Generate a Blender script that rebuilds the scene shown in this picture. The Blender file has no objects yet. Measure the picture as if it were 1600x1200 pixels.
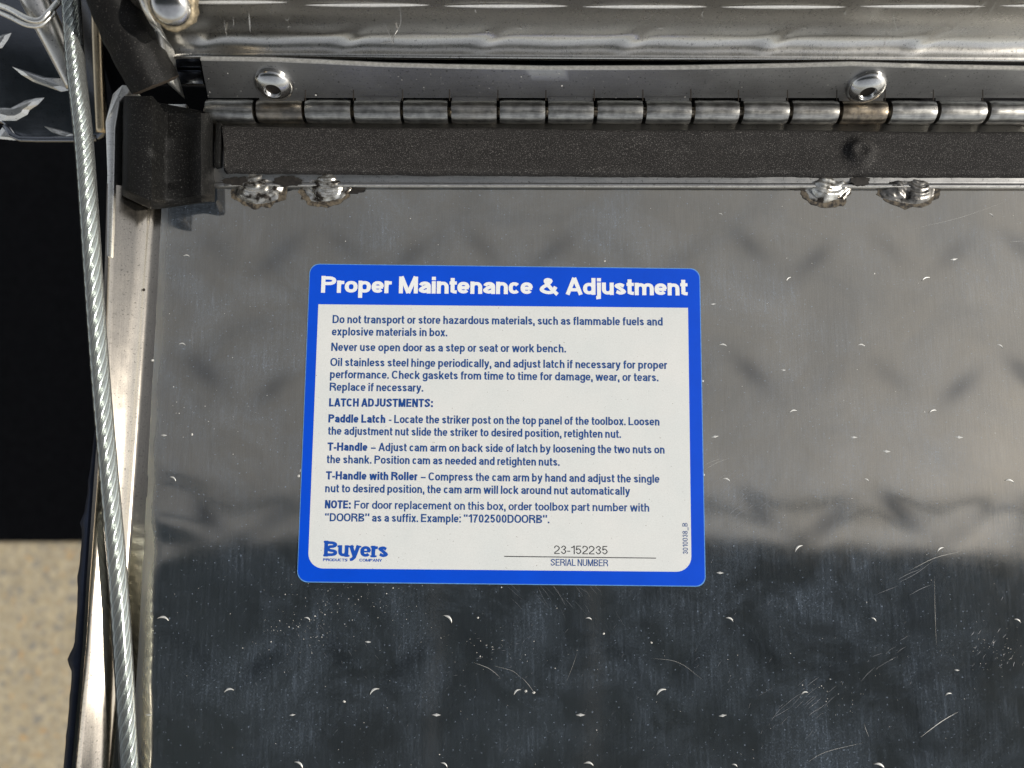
import bpy, bmesh, math, random
from mathutils import Vector, Matrix, noise
random.seed(7)
S = bpy.context.scene
# ------------------------------------------------------------------ camera
TH = math.radians(6.5); F = 1202.0; H = 0.24*math.cos(TH)
cd = bpy.data.cameras.new("camera"); cam = bpy.data.objects.new("camera", cd); S.collection.objects.link(cam)
cam.location = (0, 0, H); cam.rotation_euler = (TH, 0, 0)
cd.sensor_width = 36; cd.lens = 36*F/1600; cd.clip_start = 0.01; cd.clip_end = 500
cd.dof.use_dof = True; cd.dof.focus_distance = 0.238; cd.dof.aperture_fstop = 8.5
S.camera = cam
# ------------------------------------------------------------------ sky and sun
SUN = Vector((0.80, -0.157, 0.60)).normalized()       # direction towards the sun
el = math.asin(SUN.z); az = math.atan2(SUN.x, SUN.y)
w = bpy.data.worlds.new("World"); S.world = w; w.use_nodes = True
nt = w.node_tree; bg = nt.nodes['Background']
sky = nt.nodes.new('ShaderNodeTexSky'); sky.sky_type = 'NISHITA'; sky.sun_disc = False
sky.sun_elevation = el; sky.sun_rotation = az; sky.dust_density = 1.2; sky.air_density = 1.0; sky.ozone_density = 1.0
hs = nt.nodes.new('ShaderNodeHueSaturation'); hs.inputs['Saturation'].default_value = 0.27
nt.links.new(sky.outputs[0], hs.inputs['Color']); nt.links.new(hs.outputs[0], bg.inputs[0])
bg.inputs[1].default_value = 0.14
sl = bpy.data.lights.new("sun", 'SUN'); sl.energy = 3.7; sl.angle = math.radians(0.5); sl.color = (1, 0.95, 0.87)
so = bpy.data.objects.new("sun", sl); S.collection.objects.link(so)
so.rotation_euler = SUN.to_track_quat('Z', 'Y').to_euler()
S.view_settings.view_transform = 'Standard'; S.view_settings.look = 'None'
S.view_settings.exposure = 0.0; S.view_settings.gamma = 1.0
S.cycles.max_bounces = 8; S.cycles.caustics_reflective = False; S.cycles.caustics_refractive = False

# ------------------------------------------------------------------ geometry helpers
FV = Vector((0, math.sin(TH), -math.cos(TH))); UV = Vector((0, math.cos(TH), math.sin(TH)))
def ray(x, y):
    return FV*F + Vector((x-800, 0, 0)) + UV*(600-y)
def P(x, y, z=0.0):
    """point of the horizontal level z seen towards photograph position x, y"""
    r = ray(x, y); t = (z-H)/r.z
    return Vector((0, 0, H)) + r*t
def Q(x, y, p0, n):
    r = ray(x, y); c = Vector((0, 0, H)); t = (Vector(p0)-c).dot(n)/r.dot(n)
    return c + r*t
def mesh(name, vs, fs, mat=None, parent=None, smooth=False, bevel=0, seg=2):
    m = bpy.data.meshes.new(name); m.from_pydata([tuple(v) for v in vs], [], fs); m.update()
    bm = bmesh.new(); bm.from_mesh(m); bmesh.ops.recalc_face_normals(bm, faces=bm.faces)
    if bevel:
        es = [e for e in bm.edges if e.is_manifold and e.calc_face_angle(0) > 0.5]
        bmesh.ops.bevel(bm, geom=es, offset=bevel, segments=seg, affect='EDGES', profile=0.5, clamp_overlap=True)
    bm.to_mesh(m); bm.free()
    if smooth or bevel:
        m.polygons.foreach_set('use_smooth', [True]*len(m.polygons))
        if bevel: m.set_sharp_from_angle(angle=math.radians(40))
    return link(name, m, mat, parent)
def link(name, m, mat=None, parent=None):
    o = bpy.data.objects.new(name, m); S.collection.objects.link(o)
    if mat and not m.materials: m.materials.append(mat)
    if parent: o.parent = parent
    return o
def empty(name, loc=(0, 0, 0)):
    o = bpy.data.objects.new(name, None); o.empty_display_size = 0.01
    S.collection.objects.link(o); o.location = loc
    return o
def tag(o, label=None, cat=None, group=None, kind=None):
    if label: o['label'] = label
    if cat: o['category'] = cat
    if group: o['group'] = group
    if kind: o['kind'] = kind
    return o
def adopt(root):
    """children are made in world space; keep them there under a root that stands elsewhere"""
    bpy.context.view_layer.update()
    for c in root.children:
        c.matrix_parent_inverse = root.matrix_world.inverted()
def prism(poly, dz, name, mat, parent=None, bevel=0, smooth=False, up=None):
    n = len(poly); up = up or Vector((0, 0, 1))
    vs = [p - up*dz for p in poly] + list(poly)
    fs = [list(range(n-1, -1, -1)), list(range(n, 2*n))] + [[i, (i+1) % n, n+(i+1) % n, n+i] for i in range(n)]
    return mesh(name, vs, fs, mat, parent, bevel=bevel, smooth=smooth)
def sweep(prof, path, name, mat, parent=None, closed=False, smooth=True, cap=False):
    """prof(i) gives the ring of points of station i"""
    rings = [prof(i) for i in range(len(path))] if callable(prof) else [[p+q for q in prof] for p in path]
    k = len(rings[0]); vs = [v for r in rings for v in r]; fs = []
    kk = k if closed else k-1
    for i in range(len(rings)-1):
        for j in range(kk):
            a = i*k+j; b = i*k+(j+1) % k
            fs.append([a, b, b+k, a+k])
    if cap:
        fs.append(list(range(k-1, -1, -1))); fs.append(list(range((len(rings)-1)*k, len(rings)*k)))
    return mesh(name, vs, fs, mat, parent, smooth=smooth)
def tube_rings(pts, r, k=12):
    out = []
    for i, p in enumerate(pts):
        t = (pts[min(i+1, len(pts)-1)] - pts[max(i-1, 0)]).normalized()
        a = t.cross(Vector((0.1, 0.2, 1))).normalized(); b = t.cross(a)
        rr = r(i) if callable(r) else r
        out.append([p + a*math.cos(2*math.pi*j/k)*rr + b*math.sin(2*math.pi*j/k)*rr for j in range(k)])
    return out
def tube(pts, r, name, mat, parent=None, k=12):
    R = tube_rings(pts, r, k)
    return sweep(lambda i: R[i], pts, name, mat, parent, closed=True, cap=True)
def lerp(a, b, t): return a + (b-a)*t
def spline(ps, n):
    """Catmull-Rom through 2-D or 3-D points"""
    ps = [Vector(p) for p in ps]; out = []
    q = [ps[0]*2-ps[1]] + ps + [ps[-1]*2-ps[-2]]
    m = len(ps)-1
    for i in range(n+1):
        u = i/n*m; k = min(int(u), m-1); t = u-k
        a, b, c, d = q[k:k+4]
        out.append(0.5*((2*b) + (c-a)*t + (2*a-5*b+4*c-d)*t*t + (3*b-a-3*c+d)*t**3))
    return out

# ------------------------------------------------------------------ materials
class M:
    def __init__(s, name, rough=0.4, metal=0.0, base=(0.5, 0.5, 0.5), spec=None):
        s.m = bpy.data.materials.new(name); s.m.use_nodes = True; s.t = s.m.node_tree
        s.b = s.t.nodes['Principled BSDF']; s.tc = s.t.nodes.new('ShaderNodeTexCoord')
        s.b.inputs['Base Color'].default_value = (*base, 1); s.b.inputs['Roughness'].default_value = rough
        s.b.inputs['Metallic'].default_value = metal; s.bump = None
        if spec is not None: s.b.inputs['Specular IOR Level'].default_value = spec
    def n(s, kind, **kw):
        x = s.t.nodes.new('ShaderNode'+kind)
        for k, v in kw.items():
            if hasattr(x, k): setattr(x, k, v)
            else: x.inputs[k].default_value = v
        return x
    def l(s, a, b): s.t.links.new(a, b)
    def vec(s, scale=(1, 1, 1), rot=(0, 0, 0), src='Object'):
        mp = s.n('Mapping'); mp.inputs['Scale'].default_value = scale; mp.inputs['Rotation'].default_value = rot
        s.l(s.tc.outputs[src], mp.inputs[0]); return mp.outputs[0]
    def noise(s, scale, detail=3, rough=0.5, stretch=(1, 1, 1), dist=0, rot=(0, 0, 0)):
        x = s.n('TexNoise'); x.inputs['Scale'].default_value = scale; x.inputs['Detail'].default_value = detail
        x.inputs['Roughness'].default_value = rough; x.inputs['Distortion'].default_value = dist
        s.l(s.vec(stretch, rot), x.inputs['Vector']); return x.outputs['Fac']
    def ramp(s, src, stops):
        r = s.n('ValToRGB'); cr = r.color_ramp
        while len(cr.elements) < len(stops): cr.elements.new(0.5)
        for e, (p, c) in zip(cr.elements, stops):
            e.position = p; e.color = (*c, 1) if isinstance(c, tuple) else (c, c, c, 1)
        s.l(src, r.inputs[0]); return r.outputs[0]
    def mix(s, f, a, b, mode='MIX'):
        x = s.n('Mix', data_type='RGBA', blend_type=mode)
        for i, v in ((0, f), (6, a), (7, b)):
            if isinstance(v, (int, float)): x.inputs[i].default_value = v if i == 0 else (v, v, v, 1)
            elif isinstance(v, tuple): x.inputs[i].default_value = (*v, 1)
            else: s.l(v, x.inputs[i])
        return x.outputs[2]
    def math(s, op, a, b=0.0, clamp=False):
        x = s.n('Math', operation=op, use_clamp=clamp)
        for i, v in enumerate((a, b)):
            if isinstance(v, (int, float)): x.inputs[i].default_value = v
            else: s.l(v, x.inputs[i])
        return x.outputs[0]
    def set(s, name, v): s.l(v, s.b.inputs[name])
    def addbump(s, h, strength, dist):
        x = s.n('Bump'); x.inputs['Strength'].default_value = strength; x.inputs['Distance'].default_value = dist
        s.l(h, x.inputs['Height'])
        if s.bump: s.l(s.bump, x.inputs['Normal'])
        s.bump = x.outputs[0]; s.l(s.bump, s.b.inputs['Normal'])

def aluminium(name, base=(0.60, 0.585, 0.55), rough=0.2, grain='y', blot=0.25, gscale=1.0, bump=1.0):
    m = M(name, rough, 1.0, base)
    st = {'y': (1, 0.03, 1), 'x': (0.03, 1, 1), 'z': (1, 1, 0.03)}[grain]
    g = m.noise(4200*gscale, 2, 0.6, st); g2 = m.noise(1300*gscale, 3, 0.6, st)
    sp = m.noise(2600*gscale, 1, 0.5)
    big = m.noise(38, 4, 0.6, dist=0.6); mid = m.noise(260, 4, 0.65)
    c = m.mix(0.5, m.ramp(g, [(0.3, tuple(x*0.80 for x in base)), (0.7, tuple(min(1, x*1.15) for x in base))]),
              m.ramp(sp, [(0.25, tuple(x*0.75 for x in base)), (0.75, tuple(min(1, x*1.2) for x in base))]))
    c = m.mix(blot, c, m.ramp(big, [(0.35, tuple(x*0.70 for x in base)), (0.65, tuple(min(1, x*1.12) for x in base))]))
    # small pits
    pit = m.ramp(m.noise(1500, 1, 0.4), [(0.26, 0.35), (0.33, 1.0)])
    c = m.mix(0.7, c, pit, 'MULTIPLY')
    m.set('Base Color', c)
    r = m.math('ADD', m.math('MULTIPLY', mid, 0.12), rough-0.06); r = m.math('ADD', r, m.math('MULTIPLY', g2, 0.08))
    m.set('Roughness', r)
    m.addbump(g, 0.10*bump, 0.00002); m.addbump(sp, 0.10*bump, 0.00003); m.addbump(mid, 0.20*bump, 0.00003)
    return m.m

# door panel: brushed, hazed by dust and rubbed patches
def door_alu():
    base = (0.55, 0.49, 0.39)
    m = M('door_aluminium', 0.2, 1.0, base)
    g = m.noise(5200, 2, 0.6, (1, 0.02, 1)); g2 = m.noise(1500, 3, 0.6, (1, 0.04, 1)); sp = m.noise(3300, 1, 0.5)
    big = m.noise(30, 5, 0.6, dist=0.8); mid = m.noise(300, 4, 0.65)
    lo = tuple(x*0.72 for x in base); hi = tuple(min(1, x*1.22) for x in base)
    c = m.mix(0.5, m.ramp(g, [(0.3, lo), (0.7, hi)]), m.ramp(sp, [(0.2, lo), (0.8, hi)]))
    c = m.mix(0.5, c, m.ramp(big, [(0.35, (0.42, 0.39, 0.33)), (0.65, (0.60, 0.53, 0.415))]))
    dent_shade = m.n('Attribute', attribute_name='wear').outputs['Fac']
    c = m.mix(m.math('MULTIPLY', dent_shade, 0.95), c, (0.29, 0.27, 0.235))  # mirrored shading of the dents, painted into the base colour
    m.set('Base Color', c)
    # dust haze: a thin dull film, thicker in rubbed patches
    patch = m.ramp(m.noise(42, 5, 0.65, dist=0.6), [(0.42, 0.0), (0.68, 1.0)])
    wide = m.ramp(m.noise(14, 3, 0.5), [(0.35, 0.25), (0.65, 1.0)])
    fleck = m.ramp(m.noise(1900, 3, 0.7), [(0.54, 0.0), (0.68, 1.0)])
    rub = m.ramp(m.noise(1000, 3, 0.6, (1, 0.10, 1), rot=(0, 0, math.radians(35))), [(0.54, 0.0), (0.72, 1.0)])
    grain = m.ramp(g2, [(0.35, 0.8), (0.65, 1.15)])
    film = m.math('MULTIPLY', patch, m.math('ADD', m.math('MULTIPLY', fleck, 0.24), m.math('ADD', m.math('MULTIPLY', rub, 0.13), 0.055)))
    film = m.math('ADD', m.math('MULTIPLY', film, wide), m.math('ADD', 0.032, m.math('MULTIPLY', m.n('Attribute', attribute_name='fold').outputs['Fac'], 0.025)))
    film = m.math('MULTIPLY', m.math('MULTIPLY', film, grain), m.math('SUBTRACT', 1.0, m.math('MULTIPLY', dent_shade, 0.45)))
    film = m.math('ADD', film, m.math('MULTIPLY', m.ramp(m.noise(1400, 1, 0.3), [(0.72, 0.0), (0.76, 1.0)]), 0.2), True)
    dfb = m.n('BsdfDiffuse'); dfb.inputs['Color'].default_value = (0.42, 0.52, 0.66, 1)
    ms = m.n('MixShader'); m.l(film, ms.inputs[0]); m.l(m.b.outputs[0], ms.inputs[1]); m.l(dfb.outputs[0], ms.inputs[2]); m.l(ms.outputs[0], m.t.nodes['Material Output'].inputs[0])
    r = m.math('ADD', m.math('MULTIPLY', mid, 0.05), 0.038); r = m.math('ADD', r, m.math('MULTIPLY', g2, 0.03))
    fo = m.n('Attribute', attribute_name='fold').outputs['Fac']; r = m.math('ADD', r, m.math('MULTIPLY', fo, 0.28))
    m.set('Roughness', r)
    m.addbump(g, 0.05, 0.00002); m.addbump(sp, 0.05, 0.00003); m.addbump(mid, 0.04, 0.00003)
    return m.m
DOOR = door_alu()
ALU = aluminium('lip_aluminium', grain='y', rough=0.25, blot=0.12, bump=.7, base=(.64,.62,.575))
FLANGE = aluminium('flange_aluminium', grain='y', rough=0.14, base=(0.42, 0.38, 0.32), bump=.5)
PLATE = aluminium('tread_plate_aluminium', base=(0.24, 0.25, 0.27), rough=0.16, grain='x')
EDGE = aluminium('cut_edge_aluminium', base=(0.85, 0.84, 0.80), rough=0.38, grain='x', blot=0.1)
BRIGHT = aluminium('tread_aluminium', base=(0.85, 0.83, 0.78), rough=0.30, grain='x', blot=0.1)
LEAF = aluminium('leaf_steel', base=(0.36, 0.36, 0.36), rough=0.34, grain='x', blot=0.5)

def steel_knuckle():
    m = M('knuckle_steel', 0.3, 1.0, (0.5, 0.5, 0.48))
    oi = m.n('ObjectInfo'); g = m.noise(2600, 3, 0.6, (0.06, 1, 1)); b = m.noise(320, 4, 0.65)
    c = m.ramp(g, [(0.3, (0.38, 0.38, 0.37)), (0.7, (0.66, 0.65, 0.62))])
    c = m.mix(0.6, c, m.ramp(b, [(0.36, (0.25, 0.24, 0.22)), (0.58, (0.75, 0.74, 0.70))]), 'MULTIPLY')
    # tarnish: strength is carried by the object's colour (alpha = how tarnished)
    tint = m.ramp(m.noise(260, 4, 0.7), [(0.40, (0.10, 0.075, 0.05)), (0.62, (0.36, 0.29, 0.20))])
    c = m.mix(m.math('MULTIPLY', oi.outputs['Alpha'], 0.8), c, tint)
    m.set('Base Color', c)
    m.set('Roughness', m.math('ADD', m.math('MULTIPLY', b, 0.2), 0.25))
    m.addbump(g, 0.15, 0.00003); m.addbump(b, 0.35, 0.0001)
    return m.m
KNUCKLE = steel_knuckle()
def simple(name, base, rough, metal=0, var=0.2, scale=900, bump=0.2, bd=0.0001, spec=None, st=(1, 1, 1)):
    m = M(name, rough, metal, base, spec)
    n = m.noise(scale, 4, 0.65, st)
    m.set('Base Color', m.ramp(n, [(0.3, tuple(max(0, x*(1-var)) for x in base)), (0.7, tuple(min(1, x*(1+var)) for x in base))]))
    m.addbump(n, bump, bd); return m.m
RIVET = simple('rivet_steel', (0.56, 0.55, 0.53), 0.2, 1, 0.12, 700, 0.1, 0.00005)
HOLE = simple('rivet_hole_grime', (0.03, 0.022, 0.015), 0.8)
def rubber(name, base, fleck, thr, rough=0.75, bump=0.35):
    m = M(name, rough, 0, base, 0.16)
    a = m.noise(2400, 3, 0.7); f = m.ramp(m.noise(3400, 2, 0.55), [(thr, 0.0), (thr+0.07, 1.0)])
    c = m.mix(0.8, m.ramp(a, [(0.3, tuple(x*0.55 for x in base)), (0.7, tuple(x*1.5 for x in base))]), base)
    big = m.ramp(m.noise(90, 4, 0.6), [(0.35, tuple(x*0.8 for x in base)), (0.7, tuple(x*1.25 for x in base))])
    c = m.mix(0.5, c, big)
    dusty = m.ramp(m.noise(130, 5, 0.7, (0.5, 1, 1)), [(0.52, 0.0), (0.75, 0.35)])
    c = m.mix(dusty, c, tuple(x*2.6 for x in base)); c = m.mix(f, c, fleck); m.set('Base Color', c)
    m.addbump(a, bump, 0.00025); m.addbump(m.noise(900, 3, 0.6), 0.2, 0.0003)
    return m.m
FOAM = rubber('foam_rubber', (0.022, 0.0205, 0.0195), (0.17, 0.16, 0.15), 0.59)
RUBBER = rubber('black_rubber', (0.007, 0.0068, 0.0065), (0.12, 0.12, 0.11), 0.64, 0.5)
HOSE = rubber('hose_rubber', (0.005, 0.0048, 0.0045), (0.13, 0.12, 0.11), 0.655, 0.55)
SEAL = rubber('navy_seal', (0.012, 0.016, 0.028), (0.03, 0.035, 0.05), 0.7, 0.5)
WELD = M('weld_metal', 0.27, 1.0, (0.75, 0.73, 0.68))
wn = WELD.noise(300, 3, 0.6); WELD.set('Base Color', WELD.ramp(wn, [(0.39, (0.05, 0.042, 0.034)), (0.47, (0.36, 0.34, 0.30)), (0.60, (0.62, 0.61, 0.57))]))
WELD.addbump(WELD.noise(900, 3, 0.6), 0.15, 0.0002); WELD.b.inputs['Metallic'].default_value = 0.85; WELD = WELD.m
SOOT = M('weld_scorch', 0.7, 0.2, (0.2, 0.16, 0.1))
sn = SOOT.noise(500, 4, 0.7); SOOT.set('Base Color', SOOT.ramp(sn, [(0.40, (0.012, 0.010, 0.009)), (0.62, (0.16, 0.13, 0.09))])); SOOT = SOOT.m
BLUE = simple('sticker_blue', (0.0, 0.066, 0.60), 0.34, 0, 0.06, 60, 0.12, 0.0004, 0.35)
def paper():
    m = M('sticker_white', 0.45, 0, (0.8, 0.8, 0.76), 0.3)
    a = m.noise(2600, 3, 0.7); d = m.ramp(m.noise(1500, 2, 0.5), [(0.22, 0.0), (0.27, 1.0)])
    c = m.mix(0.6, m.ramp(a, [(0.3, (0.58, 0.59, 0.565)), (0.7, (0.77, 0.775, 0.75))]), m.ramp(m.noise(45, 3, 0.5), [(0.3, (0.64, 0.665, 0.645)), (0.7, (0.73, 0.72, 0.685))]))
    c = m.mix(d, (0.22, 0.19, 0.15), c); m.set('Base Color', c)
    m.addbump(a, 0.08, 0.00005); m.addbump(m.noise(70, 3, 0.5), 0.25, 0.0006); return m.m
WHITE = paper()
WTEXT = simple('print_white', (0.82, 0.83, 0.82), 0.45, 0, 0.04, 2000, 0.05, 0.00002)
NAVY = simple('print_blue', (0.009, 0.062, 0.23), 0.45, 0, 0.25, 2200, 0.02, 0.00001)
NAVYB = simple('print_bold_blue', (0.006, 0.055, 0.24), 0.45, 0, 0.2, 2200, 0.02, 0.00001)
LOGO = simple('print_logo_blue', (0.004, 0.07, 0.40), 0.45, 0, 0.1, 2200, 0.02, 0.00001)
INK = simple('print_black', (0.03, 0.03, 0.035), 0.5, 0, 0.2, 2200, 0.02, 0.00001)
SCR = simple('bare_scratch', (0.74, 0.73, 0.69), 0.45, 0.45, 0.15, 1500, 0.2, 0.0001)
DUST = simple('pale_dust', (0.62, 0.60, 0.55), 0.8, 0, 0.3, 1500, 0.2, 0.0001)
CABLE = simple('cable_steel', (0.66, 0.68, 0.66), 0.16, 1, 0.15, 1500, 0.1, 0.00005)
SH = M('clear_sheath', 0.12, 0, (0.9, 0.95, 0.92))
o_ = SH.t.nodes['Material Output']; tr = SH.n('BsdfTransparent'); gl = SH.n('BsdfGlossy'); df = SH.n('BsdfDiffuse')
gl.inputs['Roughness'].default_value = 0.09; df.inputs['Color'].default_value = (0.60, 0.61, 0.58, 1); tr.inputs['Color'].default_value = (0.95, 0.98, 0.96, 1)
fr = SH.n('Fresnel'); fr.inputs[0].default_value = 1.5; m1 = SH.n('MixShader'); m2 = SH.n('MixShader'); m1.inputs[0].default_value = 0.15
SH.l(tr.outputs[0], m1.inputs[1]); SH.l(df.outputs[0], m1.inputs[2]); SH.l(fr.outputs[0], m2.inputs[0]); SH.l(m1.outputs[0], m2.inputs[1]); SH.l(gl.outputs[0], m2.inputs[2]); SH.l(m2.outputs[0], o_.inputs[0])
SHEATH = SH.m
BURN_SHADE = simple('burn_and_shade', (0.022, 0.019, 0.016), 0.6, 0.3, 0.6, 900, 0.3, 0.0002)
VOID = simple('void_shade', (0.006, 0.006, 0.007), 0.8, 0, 0.3, 900, 0.1, 0.0001, 0.1)
DARKP = simple('tarnished_plate', (0.16, 0.17, 0.19), 0.22, 1, 0.3, 400, 0.1, 0.0001)
RUST = simple('brass_rust', (0.40, 0.33, 0.22), 0.5, 0.75, 0.5, 900, 0.5, 0.0003)

# ------------------------------------------------------------------ ground and canopy
GZ = -0.62
def ground():
    m = M('concrete', 0.85, 0, (0.4, 0.36, 0.28))
    a = m.noise(60, 5, 0.6); b = m.noise(170, 6, 0.8); c3 = m.noise(105, 5, 0.7)
    c = m.ramp(b, [(0.30, (0.20, 0.15, 0.08)), (0.5, (0.40, 0.335, 0.23)), (0.7, (0.66, 0.585, 0.45))])
    c = m.mix(0.5, c, m.ramp(a, [(0.3, (0.28, 0.24, 0.165)), (0.7, (0.52, 0.43, 0.27))]))
    c = m.mix(m.ramp(c3, [(0.53, 0.0), (0.61, 0.85)]), c, (0.19, 0.19, 0.18))
    c = m.mix(m.ramp(m.noise(120, 2, 0.5, stretch=(1.1, 1, 1), rot=(0.4, 0.2, 1)), [(0.64, 0.0), (0.70, 0.8)]), c, (0.50, 0.30, 0.12))
    m.set('Base Color', c); m.addbump(b, 0.4, 0.002)
    g = 60.0
    o = mesh('concrete_ground', [(-g, -g, GZ), (g, -g, GZ), (g, g, GZ), (-g, g, GZ)], [[0, 1, 2, 3]], m.m)
    tag(o, kind='structure')
    m = M('ground_shade', 0.9, 0, (0.02, 0.02, 0.02))
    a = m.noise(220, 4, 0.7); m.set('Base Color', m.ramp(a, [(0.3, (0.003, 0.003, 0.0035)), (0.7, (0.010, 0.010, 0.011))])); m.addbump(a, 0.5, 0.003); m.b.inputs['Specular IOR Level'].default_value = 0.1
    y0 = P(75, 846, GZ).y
    o = mesh('ground_shade_sheet', [(-20, y0, GZ+0.004), (20, y0, GZ+0.004), (20, 20, GZ+0.004), (-20, 20, GZ+0.004)], [[0, 1, 2, 3]], m.m)  # dark sheet that paints the ground shadow, cut along the shadow line
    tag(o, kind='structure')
ground()

# ------------------------------------------------------------------ the drop-down door
door = empty('toolbox_door', P(800, 600)); tag(door, 'open aluminium drop-down toolbox door with dimpled inner face and welded top edge', 'toolbox door')
XL = P(238, 600).x; YT = P(800, 290).y; YB = -0.238; XR = 0.26; XD = 1.15
# dents of the tread pattern, taken on the level of the door
def lattice():
    A, B = [], []
    rows = [(335, 'A', [-1, 0, 1, 2]), ]
    pts = []
    for k in range(-2, 16):
        yy = 1083 - k*0.0
    return pts
DX = (P(1257, 1083).x - P(1033, 1083).x); DY = (P(1145, 968).y - P(1145, 1195).y)/2
O = P(1257, 1083)
dents = []
for j in range(-8, 14):
    for i in range(-9, 4):
        x = O.x + (i + (0.5 if j % 2 else 0))*DX; y = O.y + j*DY
        if XL-0.01 < x < XR+0.02 and YB-0.02 < y < YT+0.02:
            dents.append((x, y, 1 if j % 2 == 0 else -1, random.uniform(.5, 1.5)))
def hgt(x, y):
    h = 0.0
    for (cx, cy, s, amp) in dents:
        dx = x-cx-0.0*s; dy = y-cy
        if abs(dx) > 0.03 or abs(dy) > 0.03: continue
        ca, sa = math.cos(math.radians(42)), math.sin(math.radians(42))*s
        u = dx*ca+dy*sa; v = -dx*sa+dy*ca
        u -= 0.013
        h -= 0.000036*amp*math.exp(-(u/0.010)**2-(v/0.0035)**2)
    h += 0.00013*noise.noise(Vector((x*22, y*22, 1.3))) + 0.000025*noise.noise(Vector((x*70, y*70, 5.3)))
    # drawn tension near the side fold
    e = math.exp(-(x-XL)/0.012)
    h += 0.00030*e*noise.noise(Vector((x*20, y*95, 9.1)))
    return h
nx, ny = 250, 250
vs, fs = [], []
for j in range(ny+1):
    for i in range(nx+1):
        x = lerp(XL, XR, i/(nx-1)) if i < nx else XD; y = lerp(YB, YT, j/ny)
        vs.append((x, y, hgt(x, y)))
for j in range(ny):
    for i in range(nx):
        a = j*(nx+1)+i; fs.append([a, a+1, a+nx+2, a+nx+1])
k = len(vs); vs += [(XL, YB, -0.002), (XD, YB, -0.002), (XD, YT, -0.002), (XL, YT, -0.002)]
fs.append([k, k+3, k+2, k+1])
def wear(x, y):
    # dent shading put into the colour: darker and less hazed along each tread
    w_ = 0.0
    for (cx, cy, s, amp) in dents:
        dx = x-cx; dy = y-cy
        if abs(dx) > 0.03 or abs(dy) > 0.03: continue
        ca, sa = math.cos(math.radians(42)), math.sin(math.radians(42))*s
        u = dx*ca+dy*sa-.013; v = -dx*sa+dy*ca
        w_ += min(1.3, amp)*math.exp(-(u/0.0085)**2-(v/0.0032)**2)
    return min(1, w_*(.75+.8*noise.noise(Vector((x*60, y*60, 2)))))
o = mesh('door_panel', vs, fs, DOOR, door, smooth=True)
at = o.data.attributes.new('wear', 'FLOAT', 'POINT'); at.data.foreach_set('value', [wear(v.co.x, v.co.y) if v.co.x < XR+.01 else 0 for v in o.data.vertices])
at = o.data.attributes.new('fold', 'FLOAT', 'POINT'); at.data.foreach_set('value', [max(0, min(1, (XL+.0050+.002*noise.noise(Vector((1, v.co.y*60, 0)))-v.co.x)/.004)) for v in o.data.vertices])

# crescent burrs at the ends of the dents, and short dashes
def crescent(s, L=0.0030, wd=0.00055):
    n = 9; top, bot = [], []
    for i in range(n):
        t = i/(n-1)*2-1; ang = t*0.85
        c = Vector((math.sin(ang)*L/1.5, (math.cos(ang)-0.75)*L/1.5, 0))
        ww = wd*(1-t*t)+0.00004
        rr = Vector((c.x, c.y+ww/2, 0)); r2 = Vector((c.x, c.y-ww/2, 0))
        top.append(rr); bot.append(r2)
    R = Matrix.Rotation(-0.45*s, 3, 'Z')
    v = []
    for a, b in zip(top, bot):
        v += [R@(a+Vector((0, 0, 0.00004))), R@((a+b)/2+Vector((0, 0.00005, 0.00034))), R@(b+Vector((0, 0, 0.00004)))]
    f = []
    for i in range(n-1):
        f += [[i*3, i*3+1, i*3+4, i*3+3], [i*3+1, i*3+2, i*3+5, i*3+4]]
    m = bpy.data.meshes.new('dent_burr'); m.from_pydata([tuple(x) for x in v], [], f); m.polygons.foreach_set('use_smooth', [True]*len(f)); m.materials.append(SCR); return m
CR = {1: crescent(-1), -1: crescent(1)}
PITM = M('pit_shade', 0.5, 1.0, (0.05, 0.05, 0.055)).m
def put(m, name, p, z=0, rot=0, sc=1, par=door):
    o = link(name, m, None, par); o.location = (p.x, p.y, z); o.rotation_euler = (0, 0, rot); o.scale = (sc, sc, sc); return o
A_ = [(1140, 968), (1365, 968), (1590, 970), (920, 967), (700, 967), (480, 967), (1148, 1196), (1374, 1197), (920, 1194), (694, 1195), (467, 1195),
      (1135, 750), (1354, 750), (1577, 752), (1130, 540), (1346, 540), (1562, 541), (1126, 335), (1548, 336), (270, 748), (285, 538), (255, 967), (292, 400)]
B_ = [(1257, 1083), (1482, 1085), (1033, 1081), (808, 1081), (585, 1080), (358, 1079), (1248, 857), (1469, 859), (1239, 643), (1457, 643), (1232, 436), (1446, 436)]
D_ = [(1114, 475), (1224, 578), (1490, 405), (1385, 705), (1117, 682), (1125, 895), (1495, 1047), (1129, 1118), (907, 1117), (682, 1117), (457, 1117), (575, 1003), (1334, 683), (232, 1117), (1498, 683), (256, 680)]
for (x, y) in A_: p = P(x, y); put(CR[-1], 'dent_burr', p, hgt(p.x, p.y), random.uniform(-.3, .3), random.uniform(.55, 1.15)*(1 if y > 820 else .8))
for (x, y) in B_: p = P(x, y); put(CR[1], 'dent_burr', p, hgt(p.x, p.y), random.uniform(-.3, .3), random.uniform(.55, 1.15)*(1 if y > 820 else .8))
# dashes: short raised nicks
v = [(-.0013, 0, .00004), (0, .0004, .00004), (.0013, 0, .00004), (0, -.0004, .00004), (-.0005, 0, .00028), (.0005, 0, .00028)]
dm = bpy.data.meshes.new('nick'); dm.from_pydata(v, [], [[0, 4, 1], [4, 5, 1], [5, 2, 1], [0, 3, 4], [3, 5, 4], [3, 2, 5]]); dm.materials.append(SCR)
for (x, y) in D_: p = P(x, y); put(dm, 'nick', p, hgt(p.x, p.y), random.uniform(-.15, .15), random.uniform(.6, 1.1))

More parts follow.
